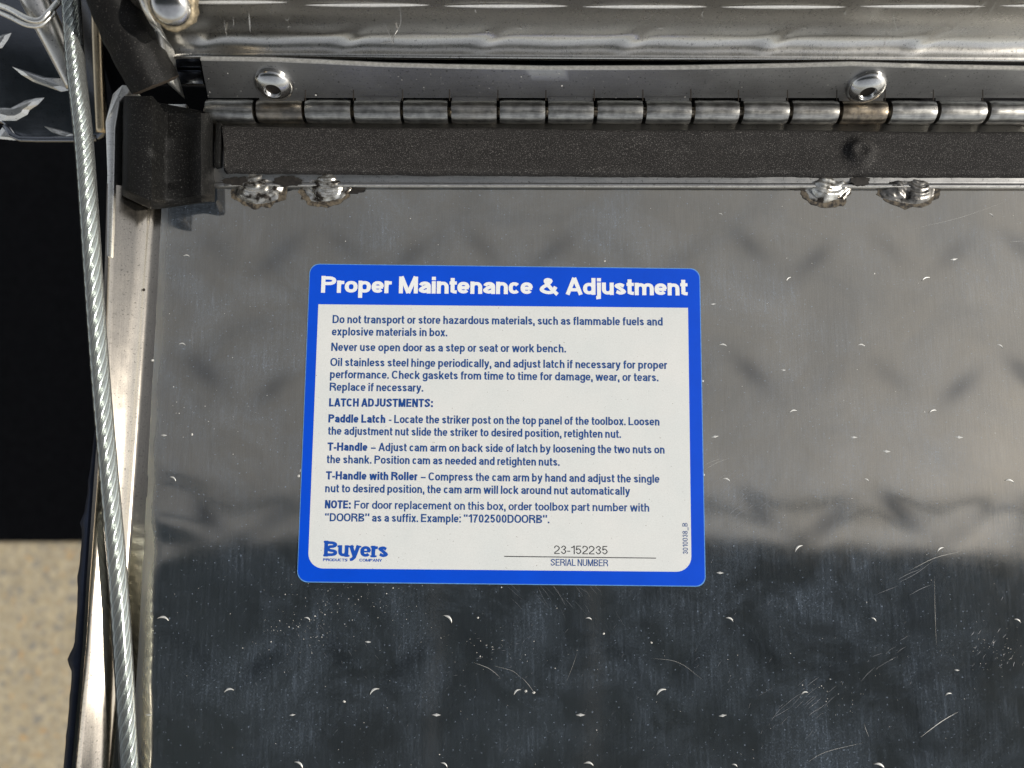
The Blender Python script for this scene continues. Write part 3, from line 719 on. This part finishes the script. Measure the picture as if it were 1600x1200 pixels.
def text(s, x0, y0, x1, y1, cap, mat, name='text_line', w=.15, z=TZ, vert=False, slab=None, hz=.86):
    A = P(x0, y0, z); B = P(x1, y1, z); ex = (B-A); Lm = ex.length; ex.normalize(); up = Vector((-ex.y, ex.x, 0))
    capw = (P(x0, y0-cap, z)-A).length if not vert else (P(x0-cap, y0, z)-A).length
    target = Lm/capw; sx = .8
    for _ in range(8):
        _, tw = layout(s, w, sx, slab); sx *= target/tw
    strokes, tw = layout(s, w, sx, slab)
    vs, fs = [], []
    for q, st in enumerate(strokes):
        pts = [st[0]]
        for p in st[1:]:
            if math.hypot(p[0]-pts[-1][0], p[1]-pts[-1][1]) > 1e-4: pts.append(p)
        n = len(pts)
        if n < 2: continue
        closed = math.hypot(pts[0][0]-pts[-1][0], pts[0][1]-pts[-1][1]) < 1e-3
        k = len(vs); zz = z + 0.0000006*(q % 7)
        def dirn(i, j):
            dx, dy = pts[j][0]-pts[i][0], pts[j][1]-pts[i][1]; l = math.hypot(dx, dy) or 1; return dx/l, dy/l
        for i in range(n):
            d1 = dirn(i-1, i) if i > 0 else (dirn(n-2, n-1) if closed else dirn(0, 1))
            d2 = dirn(i, i+1) if i < n-1 else (dirn(0, 1) if closed else dirn(n-2, n-1))
            tx, ty = d1[0]+d2[0], d1[1]+d2[1]; l = math.hypot(tx, ty) or 1; tx /= l; ty /= l
            m_ = 1/max(.5, tx*d1[0]+ty*d1[1])
            ww = (slab if (slab and n == 2 and abs(ty) < .01) else w)*(1-(1-hz)*abs(tx)**2)
            for sg in (1, -1):
                gx, gy = pts[i][0]-ty*ww/2*m_*sg, pts[i][1]+tx*ww/2*m_*sg
                v = A+ex*(gx*capw)+up*(gy*capw); vs.append((v.x, v.y, zz+i*0.0000004))
        for i in range(n-1): fs.append([k+2*i, k+2*i+1, k+2*i+3, k+2*i+2])
    return mesh(name, vs, fs, mat, st_)
text("Proper Maintenance & Adjustment", 501.5, 457.3, 1074.5, 461.8, 26.2, WTEXT, 'heading', w=.238, z=SZ+.00006, hz=.80)
BODY = [("Do not transport or store hazardous materials, such as flammable fuels and", 519.5, 505.0, 1035.5, 508.8),
 ("explosive materials in box.", 518.5, 524.2, 699, 525.6), ("Never use open door as a step or seat or work bench.", 517.5, 548.3, 884.5, 550.8),
 ("Oil stainless steel hinge periodically, and adjust latch if necessary for proper", 516, 572.0, 1042.5, 576.6),
 ("performance. Check gaskets from time to time for damage, wear, or tears.", 515.5, 591.0, 1029, 595.9), ("Replace if necessary.", 515, 610.6, 661.5, 612),
 ("the adjustment nut slide the striker to desired position, retighten nut.", 512.5, 679.3, 970.5, 684.4),
 ("the shank. Position cam as needed and retighten nuts.", 510.5, 723.7, 874.5, 728), ("nut to desired position, the cam arm will lock around nut automatically", 508, 769.2, 984.5, 773.6),
 ("\u201cDOORB\u201d as a suffix. Example: \u201c1702500DOORB\u201d.", 507.5, 814.6, 858.5, 817.6)]
for s, a, b, c, d in BODY: text(s, a, b, c, d, 12.9, NAVY, w=.185)
for s1, x1, s2, (a, b, c, d) in [("Paddle Latch", 602, "- Locate the striker post on the top panel of the toolbox. Loosen", (513, 660.2, 1030.5, 665)),
        ("T-Handle", 574, "\u2013 Adjust cam arm on back side of latch by loosening the two nuts on", (511.5, 704.2, 1038.5, 708.8)),
        ("T-Handle with Roller", 652, "\u2013 Compress the cam arm by hand and adjust the single", (509, 749.2, 1030.5, 754.5)),
        ("NOTE:", 548, "For door replacement on this box, order toolbox part number with", (507.5, 794.4, 1014.5, 799.5))]:
    ym = b+(d-b)*(x1-a)/(c-a); text(s1, a, b, x1, ym, 13.0, NAVYB, w=.225)
    g = 5.5; text(s2, x1+g, b+(d-b)*(x1+g-a)/(c-a), c, d, 12.9, NAVY, w=.185 if s1 != "NOTE:" else .175)
text("LATCH ADJUSTMENTS:", 514, 635.2, 676.5, 636.2, 13.0, NAVYB, w=.225)
text("23-152235", 866, 865.6, 949.5, 866.5, 13.4, INK, 'serial_number', w=.115)
text("SERIAL NUMBER", 860.5, 883.8, 950, 884.9, 10.6, NAVY, 'serial_caption', w=.135)
text("3010038_B", 1075.0, 866, 1074.2, 817, 8, NAVY, 'form_number', vert=True, w=.13)
flat([P(788, 868.7, TZ), P(788, 870.1, TZ), P(1025, 872.8, TZ), P(1025, 871.4, TZ)], SZ+.00003, TZ, 'serial_rule', INK, st_)
text("Buyers", 506, 869.6, 606, 871.4, 24.8, LOGO, 'logo_name', w=.245, slab=.15, hz=.72)
text("PRODUCTS", 504.8, 876.8, 543, 877.3, 4.4, LOGO, 'logo_small_word', w=.24)
text("COMPANY", 561.5, 877.4, 597, 877.8, 4.4, LOGO, 'logo_small_word', w=.24)
adopt(st_)

# ------------------------------------------------------------------ hinge
hinge = empty('piano_hinge', P(960, 176)); tag(hinge, 'long grey steel piano hinge with interlocking knuckles along the top of the door', 'hinge')
KX = [(325, 400), (404, 476), (479, 551), (555, 628), (631, 701), (705, 777), (780, 852), (855, 927), (931, 1003), (1007, 1078), (1082, 1152), (1157, 1229), (1233, 1306), (1310, 1381), (1386, 1457), (1461, 1534), (1538, 1612), (1616, 1690)]
KR = 0.0037; KZ = 0.0030; YK = P(800, 175.5, KZ).y
LZ0 = 0.0075
ld = Vector((0, .30, .954)).normalized(); ln_ = Vector((0, -.954, .30)).normalized()
L0 = Vector((0, P(800, 158.5, LZ0).y, LZ0))
def LP(x, y): return Q(x, y, L0, ln_)
for i, (a, b) in enumerate(KX):
    dy = 4.0*(a-350)/1250*0.5
    A = P(a+1.2, 174+dy, KZ); B = P(b-1.0, 174.5+dy, KZ)
    vs, fs = [], []; NA = 40; seg = 10
    up = (i % 2 == 1)
    prof = []
    for s in range(seg+1):
        t = s/seg; c = A.lerp(B, t)
        e = min(t, 1-t)*(B-A).length; sh = KR*(1-.06*max(0, 1-e/.0004)**2)
        for j in range(NA):
            an = j/NA*2*math.pi
            rr = sh + .00007*noise.noise(Vector((c.x*150, math.cos(an)*2, i)))
            vs.append(Vector((c.x, c.y+math.cos(an)*rr, c.z+math.sin(an)*rr)))
    for s in range(seg):
        for j in range(NA): p = s*NA+j; q = s*NA+(j+1) % NA; fs.append([p, q, q+NA, p+NA])
    fs.append(list(range(NA))); fs.append([seg*NA+j for j in range(NA-1, -1, -1)])
    o = mesh('knuckle', vs, fs, KNUCKLE, hinge, smooth=True); o.data.set_sharp_from_angle(angle=math.radians(50))
    o.color = (1, 1, 1, {1: .75, 13: 1.0, 2: .1, 5: .25, 12: .2}.get(i, 0.06*random.random()))
    # tab that joins the knuckle to its leaf
    if up:
        prism([LP(a+1.2, 150), LP(b-1, 150), LP(b-1, 157.5), LP(a+1.2, 157.5)], .0012, 'knuckle_tab', LEAF, hinge, up=ln_)
    else:
        y0 = P(a, 176, 0).y; yt = P(a, 203, .0017).y
        vs = [Vector((A.x, A.y-.001, -.0006)), Vector((B.x, A.y-.001, -.0006)), Vector((B.x, yt, -.0006)), Vector((A.x, yt, -.0006))]
        prism(vs[::-1] if False else [vs[3], vs[2], vs[1], vs[0]], .001, 'knuckle_tab', KNUCKLE, hinge)
R0 = P(318, 175, KZ); tube([Vector((R0.x+.0005, YK, KZ)), Vector((XR, YK, KZ))], .0016, 'hinge_pin', KNUCKLE, hinge)
# upper leaf
def leaf_top(x):
    pts = [(312, 92.5), (420, 94), (500, 97.5), (600, 102.5), (700, 105), (850, 107.5), (1050, 107), (1240, 103.5), (1330, 101), (1450, 105), (1600, 108), (1720, 109)]
    for (a, b), (c, d) in zip(pts, pts[1:]):
        if x <= c: return lerp(b, d, max(0, (x-a)/(c-a)))
    return 109
vs, fs = [], []; n = 120
for i in range(n+1):
    x = lerp(0, 1, i/n); xt = lerp(313, 1720, x); xb = lerp(325, 1720, x)
    a = LP(xt, leaf_top(xt)); b = LP(xb, 153); b2 = LP(xb, 150)
    wv = ln_*(.00012*noise.noise(Vector((xt*.01, 0, 0))))
    vs += [a - ln_*.0014, a - ln_*.0003+wv, a+wv - ld*.0004, a.lerp(b2, .45)+wv*2 + ln_*.00015*math.sin(xt/60), b2, b, b - ln_*.0014]
for i in range(n):
    for j in range(6): a = i*7+j; fs.append([a, a+1, a+8, a+7])
fs.append([0, 1, 2, 3, 4, 5, 6])
o = mesh('upper_leaf', vs, fs, LEAF, hinge, smooth=True); o.data.set_sharp_from_angle(angle=math.radians(35))
# bright sheared top edge of the leaf
E = [LP(lerp(313, 1720, i/n), leaf_top(lerp(313, 1720, i/n))-0.5)+ln_*.0002 for i in range(n+1)]
def eprof(i):
    p = E[i]; return [p-ld*.00045+ln_*.00005, p+ln_*.00005, p-ln_*.0012, p-ln_*.0012-ld*.00045]
sweep(eprof, E, 'sheared_edge', SCRG, hinge, closed=True, cap=True, smooth=False)
# fine joints scored in the leaf above each knuckle gap
for (a, b), (c, d) in zip(KX[1:], KX[2:]):
    x = (b+c)/2-.5
    prism([LP(x-.7, 140)+ln_*.0001, LP(x+.7, 140)+ln_*.0001, LP(x+.7, 157)+ln_*.0001, LP(x-.7, 157)+ln_*.0001], .0002, 'leaf_slot', HOLE, hinge, up=ln_)
vs, fs = [], []
for _ in range(150):
    x = random.uniform(325, 1600); y = random.uniform(106, 152); q = LP(x, y)+ln_*.0003; r = .00008*math.exp(random.gauss(0, .5)); k_ = len(vs)
    for j in range(5):
        a = j/5*6.283; vs.append(q+Vector((1, 0, 0))*math.cos(a)*r+ld*math.sin(a)*r*1.3)
    fs.append([k_+j for j in range(5)])
tag(mesh('dust_specks', vs, fs, DUST, hinge), kind='stuff')
def rivet(cx, cy):
    root = empty('rivet'); root.parent = hinge
    c = LP(cx, cy)
    def lathe(prof, name, mat, hex_=False):
        ax = Vector((1, 0, 0)); vs, fs = [], []; NA = 48
        for (r, h) in prof:
            for j in range(NA): a = j/NA*2*math.pi; vs.append(c+ax*math.cos(a)*r+ld*math.sin(a)*r+ln_*h)
        for i in range(len(prof)-1):
            for j in range(NA): p = i*NA+j; q = i*NA+(j+1) % NA; fs.append([p, q, q+NA, p+NA])
        fs.append([(len(prof)-1)*NA+j for j in range(NA)])
        return mesh(name, vs, fs, mat, root, smooth=True)
    R = .0060; hh = .0030
    pr = [(R, 0), (R, .0003), (R*.985, .0006)] + [(R*.985*math.cos(t), .0006+hh*math.sin(t)) for t in [i/14*1.27 for i in range(1, 13)]]
    r_in = pr[-1][0]; h_in = pr[-1][1]
    pr += [(r_in*.93, h_in+.00005), (r_in*.88, h_in-.0001), (r_in*.86, h_in-.0016)]
    lathe(pr, 'rivet_head', RIVET)
    lathe([(r_in*.87, h_in-.0013), (r_in*.5, h_in-.0016), (r_in*.2, h_in-.0013)], 'mandrel_hole', HOLE)
    return root
rivet(428, 130); rivet(1353, 134)
adopt(hinge)

# ------------------------------------------------------------------ toolbox body: lip, wall with tread marks, side
box = empty('toolbox_body', Vector((0, .16, .01))); tag(box, 'aluminium toolbox body edge with rolled lip and raised tread marks behind the hinge', 'toolbox')
ZE = 0.0205
def lip_edge(x): return 88 + 7*(x-320)/1280 if x > 320 else 88+(320-x)*.02
def lipprof_at(px_, scale=1.0):
    e = P(px_, lip_edge(px_), ZE); X = e.x; Y = e.y; r = .0042
    pts = [(Y+.006, ZE-.0016), (Y+.0002, ZE-.0016), (Y, ZE-.0012), (Y, ZE-.0004), (Y+.0003, ZE), (Y+.0012, ZE+.0001)]
    for k_ in range(1, 13):
        t = k_/12*math.pi/2
        pts.append((Y+.0012+r*1.07*math.sin(t), ZE+.0001+r*(1-math.cos(t))))
    for k_ in range(1, 19): pts.append((Y+.0012+r*1.07, ZE+r+k_*.0012))
    zt = ZE+r+18*.0012
    pts += [(Y+.0105, zt+.0006), (Y+.30, zt+.0006)]
    return X, pts
vs, fs = [], []; n = 330
PX0, PX1 = 252, 1760
BL = [320, 545, 762, 985, 1205, 1435, 1660]   # stations where the tread dents meet the roll
for i in range(n+1):
    px_ = lerp(PX0, PX1, i/n); X, pts = lipprof_at(px_); 
    for j, (y, z) in enumerate(pts):
        d = Vector((0, 0, 0))
        if 5 < j < 30:
            for c in BL:
                u = (px_-c)*0.00019; v_ = z-(ZE+.0022); q = u-1.1*v_
                d.y -= .00070*math.exp(-(q/.0036)**2-(v_/.0030)**2)
                q2 = u-.020; d.y -= .00035*math.exp(-(q2/.008)**2-(v_/.0026)**2)
            d.y += .00012*noise.noise(Vector((px_*.006, z*60, 0)))
        vs.append(Vector((X, y, z))+d)
k = len(pts)
for i in range(n):
    for j in range(k-1): a = i*k+j; fs.append([a, a+1, a+k+1, a+k])
fs.append(list(range(k-2)))
o = mesh('front_lip', vs, fs, ALU, box, smooth=True); o.data.set_sharp_from_angle(angle=math.radians(60))
def WYat(x): return P(x, lip_edge(x), ZE).y+.0012+.0042*1.07-.0001
WY = WYat(900)
# tread marks on the wall
def tread_mesh(L, wd, hh, name='tread_mark'):
    n = 16; vs, fs = [], []
    for i in range(n+1):
        t = i/n*2-1; w_ = wd*.5*(1-t*t)**.8+.00002; h_ = hh*(1-t*t)**.7
        vs += [(t*L/2, -w_, 0), (t*L/2, -w_*.45, h_*.9), (t*L/2, 0, h_), (t*L/2, w_*.45, h_*.9), (t*L/2, w_, 0)]
    for i in range(n):
        for j in range(4): a = i*5+j; fs.append([a, a+1, a+6, a+5])
    m = bpy.data.meshes.new(name); m.from_pydata(vs, [], fs); m.polygons.foreach_set('use_smooth', [True]*len(fs)); return m
TM = tread_mesh(.0350, .0014, .0005); TM.materials.append(SCR)
for c in [(352, 3.5), (574, 8), (790, 9.5), (1008, 10.5), (1224, 11), (1441, 10), (1660, 9)]:
    p = Q(c[0], c[1], (0, WYat(c[0]), 0), Vector((0, 1, 0)))
    o = link('tread_mark', TM, None, box); o.location = (p.x, p.y, p.z); o.rotation_euler = (math.radians(90), 0, 0)
wl = lambda x, y: Q(x, y, (0, WYat(x)-.0002-(.0016 if y > 50 else 0), 0), Vector((0, 1, 0)))
W_ = .00016
WS = [([(623, 0), (626, 35), (612, 62), (612, 68)], W_*1.3), ([(598, 30), (612, 62), (622, 84)], W_*1.2), ([(588, 71), (600, 67), (614, 66)], W_*1.2), ([(1512, 28), (1530, 12), (1545, 0)], W_*1.5),
      ([(1395, 18), (1398, 35), (1403, 50)], W_*1.2), ([(1378, 75), (1388, 68), (1397, 58)], W_), ([(1478, 54), (1490, 46), (1502, 35)], W_), ([(1545, 22), (1552, 10), (1558, 0)], W_), ([(1322, 24), (1320, 20), (1324, 15)], W_*1.6), ([(1325, 38), (1330, 36), (1334, 34)], W_*1.6),
      ([(350, 30), (353, 50), (358, 66)], W_), ([(364, 25), (365, 35), (364, 42)], W_), ([(389, 20), (390, 35), (391, 50)], W_*3), ([(757, 50), (762, 49), (766, 50)], W_*1.8), ([(805, 45), (812, 44), (816, 46)], W_*1.5), ([(1025, 45), (1033, 44), (1038, 46)], W_*1.5), ([(1100, 15), (1097, 22), (1099, 28)], W_*1.3), ([(1250, 45), (1256, 44), (1262, 46)], W_*1.5), ([(1472, 44), (1480, 43), (1486, 45)], W_*1.5), ([(742, 14), (743, 18), (744, 20)], W_*2),
      ([(450, 44), (451, 41), (455, 43)], W_*2), ([(445, 28), (449, 32), (453, 25)], W_)]
slivers(WS, zf, 'wall_scratches', SCR, box, plane=wl)
# floor of the box behind and end pieces left of the hinge
zt = ZE+.0042+.0216+.0004
floor = [Vector((-.12, .165, zt)), Vector((XR, .165, zt)), Vector((XR, .42, zt)), Vector((-.12, .42, zt))]
prism(floor, .002, 'floor_panel', ALU, box)
# folded corner plates seen below the lip's left end (bluish steel)
prism([P(252, 82, .012), P(313, 82, .012), P(313, 104, .012), P(258, 104, .012)], .001, 'corner_plate', DARKP, box, bevel=.0002)
prism([P(258, 103.5, .0105), P(313, 103.5, .0105), P(318, 131, .0105), P(265, 131, .0105)], .001, 'corner_plate', DARKP, box, bevel=.0002)
prism([P(256, 162, -.002), P(292, 162, -.002), P(290, 176, -.002), P(258, 176, -.002)], .002, 'corner_tab', EDGE, box, bevel=.0005)
# thin upright cut edge left of the lip
EP = [(214, -20, .045), (224, 10, .042), (236, 34, .038), (246, 50, .032), (251, 80, .026), (258, 105, .022), (265, 130, .018)]
E1 = [P(x, y, z) for x, y, z in EP]
pp = spline(E1, 30)
sweep(lambda i: [pp[i]+Vector((-.0006, 0, 0)), pp[i]+Vector((.0004, 0, .0003)), pp[i]+Vector((.0008, 0, 0)), pp[i]+Vector((.0004, 0, -.010))], pp, 'cut_edge', EDGE, box, closed=True, cap=True)
# sheet behind the gap closes the joint, coloured black as the unlit void
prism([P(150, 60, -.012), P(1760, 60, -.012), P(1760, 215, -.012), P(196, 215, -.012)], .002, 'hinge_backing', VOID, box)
# the rest of the body below and behind the door
prism([Vector((-.11, .150, -.004)), Vector((1.15, .150, -.004)), Vector((1.15, .42, -.004)), Vector((-.11, .42, -.004))], .44, 'lower_shell', PLATE, box)
adopt(box)

# round stud head on the corner of the lip with a rusty washer
stud = empty('stud', P(272, 14, .046)); tag(stud, 'shiny round stud head with rusty washer at the upper left corner of the toolbox', 'stud')
sc_ = P(268, 8, .046); sn_ = Vector((0.10, -.62, .78)).normalized(); sa = sn_.cross(Vector((0, 0, 1))).normalized(); sb = sa.cross(sn_)
def lathe2(c, n_, prof, name, mat, par, NA=48, jag=0):
    a_ = n_.cross(Vector((0.01, 0, 1))).normalized(); b_ = a_.cross(n_); vs, fs = [], []
    for (r, h) in prof:
        for j in range(NA):
            t = j/NA*2*math.pi; rr = r*(1+jag*noise.noise(Vector((math.cos(t)*3, math.sin(t)*3, r*100)))); vs.append(c+a_*math.cos(t)*rr+b_*math.sin(t)*rr+n_*h)
    for i in range(len(prof)-1):
        for j in range(NA): p = i*NA+j; q = i*NA+(j+1) % NA; fs.append([p, q, q+NA, p+NA])
    fs.append([(len(prof)-1)*NA+j for j in range(NA)]); return mesh(name, vs, fs, mat, par, smooth=True)
lathe2(sc_, sn_, [(.0063, -.004), (.0063, -.0002), (.0061, .0004), (.0052, .0006)], 'washer', RUST, stud, jag=.12)
lathe2(sc_, sn_, [(.0052, .0004), (.0052, .0012), (.0048, .0021), (.0038, .0030), (.0022, .0035), (.0006, .0037)], 'stud_head', RIVET, stud)
adopt(stud)

# black hose-like bulb seal, cut off at its lower end
hose = empty('rubber_hose', P(238, 130, .022)); tag(hose, 'thick black rubber tube with a cut brown end beside the steel cable', 'rubber tube')
hp = spline([P(160, -70, .040), P(184, 10, .034), P(212, 75, .027), P(243, 132, .021)], 40)
hr = lambda i: .0074+.0003*noise.noise(Vector((0, i*.25, 0)))
HR = tube_rings(hp, hr, 40)
for i, R in enumerate(HR):
    for j in range(40): R[j] += Vector((0, 0, 0.0006))*noise.noise(Vector((j*.5, i*.15, 0)))
sweep(lambda i: HR[i], hp, 'tube_wall', HOSE, hose, closed=True, cap=False)
e_t = (hp[-1]-hp[-2]).normalized(); NAh = 40
cap_r = HR[-1]; cc = hp[-1]; vs = list(cap_r)+[cc+(p-cc)*.80+e_t*.0006 for p in cap_r]+[cc+e_t*.0007]
fs = [[j, (j+1) % 40, 40+(j+1) % 40, 40+j] for j in range(40)]+[[40+j, 40+(j+1) % 40, 80] for j in range(40)]
mesh('cut_end', vs, fs, rubber('cut_rubber', (.055, .043, .032), (.14, .12, .09), .66), hose, smooth=True)
adopt(hose)

# ------------------------------------------------------------------ tread plate at the upper left
tp = empty('tread_plate', P(80, 120, .0)); tag(tp, 'dark tread plate corner with bright raised diamonds behind the top of the cable', 'tread plate')
TN = Vector((0, -.33, .944)).normalized(); T0 = P(80, 216, -.012)
def TP(x, y, h=0): return Q(x, y, T0, TN)+TN*h
outline = [TP(-160, -260), TP(146, -260), TP(150, 0), TP(152, 80), TP(158, 150), TP(163, 196), TP(162, 208), TP(152, 218), TP(60, 219), TP(24, 218), TP(14, 204), TP(0, 192), TP(-160, 175)]
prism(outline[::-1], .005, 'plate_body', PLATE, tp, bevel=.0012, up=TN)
tube([TP(8, 196), TP(18, 211), TP(32, 217), TP(60, 217.5), TP(110, 217.5), TP(150, 216)], .0010, 'rolled_hem', PLATE, tp, 20)
rp = spline([TP(150, -30), TP(152, 60), TP(155, 140), TP(158, 207)], 24)
tube(rp, .0016, 'rolled_side', aluminium('tan_roll', base=(.66, .55, .38), rough=.3), tp, 24)
def loz(pts, hh):
    W = [TP(x, y, -.0002) for x, y in pts]; n_ = len(W); c = sum(W, Vector())/n_
    mid = [c+(p-c)*.55+TN*hh*.85 for p in W]; top = c+TN*hh
    vs = W+mid+[top]; fs = [[i, (i+1) % n_, n_+(i+1) % n_, n_+i] for i in range(n_)]+[[n_+i, n_+(i+1) % n_, 2*n_] for i in range(n_)]
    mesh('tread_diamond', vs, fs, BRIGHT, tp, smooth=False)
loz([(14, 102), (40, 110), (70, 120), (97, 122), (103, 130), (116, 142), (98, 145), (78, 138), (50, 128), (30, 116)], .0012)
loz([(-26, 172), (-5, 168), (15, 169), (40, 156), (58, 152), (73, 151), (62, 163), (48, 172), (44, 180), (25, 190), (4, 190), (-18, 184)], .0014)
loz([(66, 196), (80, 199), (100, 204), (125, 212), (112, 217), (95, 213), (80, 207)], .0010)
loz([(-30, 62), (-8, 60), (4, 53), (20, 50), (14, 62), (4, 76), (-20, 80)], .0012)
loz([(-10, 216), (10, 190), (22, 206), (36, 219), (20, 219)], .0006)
adopt(tp)
# bent rod end with a bright collar, under the cable
rod = empty('bent_rod', P(80, 40, .02)); tag(rod, 'pale metal rod with a bright curved collar under the cable at the upper left', 'metal rod')
tube(spline([P(34, -50, .022), P(58, 5, .020), P(80, 50, .017), P(104, 100, .012), P(120, 135, .009)], 24), lambda i: .0046-.00006*i, 'rod_shaft', aluminium('rod_metal', base=(.74, .71, .65), rough=.28, grain='y'), rod, 28)
tube(spline([P(-14, 4, .023), P(14, 14, .025), P(42, 29, .026), P(62, 32, .026), P(76, 20, .026), P(92, 2, .024)], 30), .0009, 'collar', BRIGHT, rod, 12)
tube(spline([P(-14, 14, .022), P(14, 26, .024), P(42, 39, .025), P(66, 38, .025), P(86, 18, .025)], 30), .0007, 'collar', EDGE, rod, 12)
adopt(rod)

# ------------------------------------------------------------------ steel cable
cab = empty('steel_cable', P(147, 450, .035)); tag(cab, 'twisted steel cable in a clear sheath running down the left edge of the door', 'cable')
cpx = [(103, -90), (111, 0), (118, 100), (129, 200), (137, 300), (147, 450), (158, 600), (171, 750), (184, 900), (194, 1050), (202, 1200), (208, 1320)]
cz = lambda y: .027-.0150*min(1, y/520)-.0078*max(0, (y-520)/680)
CP = spline([P(x, y, cz(y)) for x, y in cpx], 420)
CRad = .00262
def frames(pts):
    out = []
    for i, p in enumerate(pts):
        t = (pts[min(i+1, len(pts)-1)]-pts[max(i-1, 0)]).normalized(); a = t.cross(Vector((0, 0, 1))).normalized(); out.append((p, a, a.cross(t)))
    return out
FR = frames(CP); NS = 7; ro = .66*CRad; rs = .29*CRad; lay = .024
Ltot = sum((CP[i+1]-CP[i]).length for i in range(len(CP)-1)); stp = Ltot/(len(CP)-1)
for s in range(NS):
    pts = []
    for i, (p, a, b) in enumerate(FR):
        t = 2*math.pi*(s/NS - i*stp/lay); pts.append(p+a*math.cos(t)*ro+b*math.sin(t)*ro)
    tube(pts, rs, 'strand', CABLE, cab, 8)
tube(CP[::6], ro*.72, 'core_strand', CABLE, cab, 12)
tube(CP[::4], CRad, 'clear_sheath', SHEATH, cab, 32)
adopt(cab)
adopt(door)

# ------------------------------------------------------------------ canopy overhead behind the photographer (unseen, added for the dark reflection and a shade wedge on the door)
can = empty('blocker', (0, -1.7, GZ)); tag(can, 'dark navy canopy sheets overhead, unseen, added to darken the door reflection', 'blocker')
NV = simple('blocker_navy', (.05, .095, .17), .7, 0, .3, 3, .1, .01)
ZC = 1.2
cy0 = -(ZC+H)*math.tan(math.radians(5.0)); cy1 = -(ZC+H)*math.tan(math.radians(2.5))
EDGE_ = [(-2.25, cy0), (.95, cy0), (1.478, -.355), (1.525, -.44), (1.53, -.8)]  # corner shaped so its shadow darkens the lower left of the door
def front_at(x):
    for (a, b), (c, d) in zip(EDGE_, EDGE_[1:]):
        if x <= c: return lerp(b, d, (x-a)/(c-a))
    return -.8
xs_ = [-2.25+.30*i for i in range(12)]+[1.30, 1.478, 1.525]
for i, (x0, x1) in enumerate(zip(xs_, xs_[1:])):
    z = ZC+(.012 if i % 2 else 0)
    prism([Vector((x0+.002, -.85, z+.02)), Vector((x1-.002, -.85, z+.02)), Vector((x1-.002, front_at(x1-.002), z+.02)), Vector((x0+.002, front_at(x0+.002), z+.02))], .02, 'blocker_sheet', NV, can)
tube([Vector((-2.25, cy1, ZC-.05)), Vector((.95, cy1, ZC-.05))], .0075, 'blocker_rail', NV, can)  # added for the thin dark line mirrored in the door
for x in (-2.2, .93):
    tube([Vector((x, cy0-.05, ZC-.02)), Vector((x, cy1, ZC-.05))], .009, 'blocker_arm', NV, can)
for x in (-2.2, 1.40):
    tube([Vector((x, -.83, GZ)), Vector((x, -.83, ZC))], .025, 'post', NV, can)  # uprights of the added overhead sheets
adopt(can)
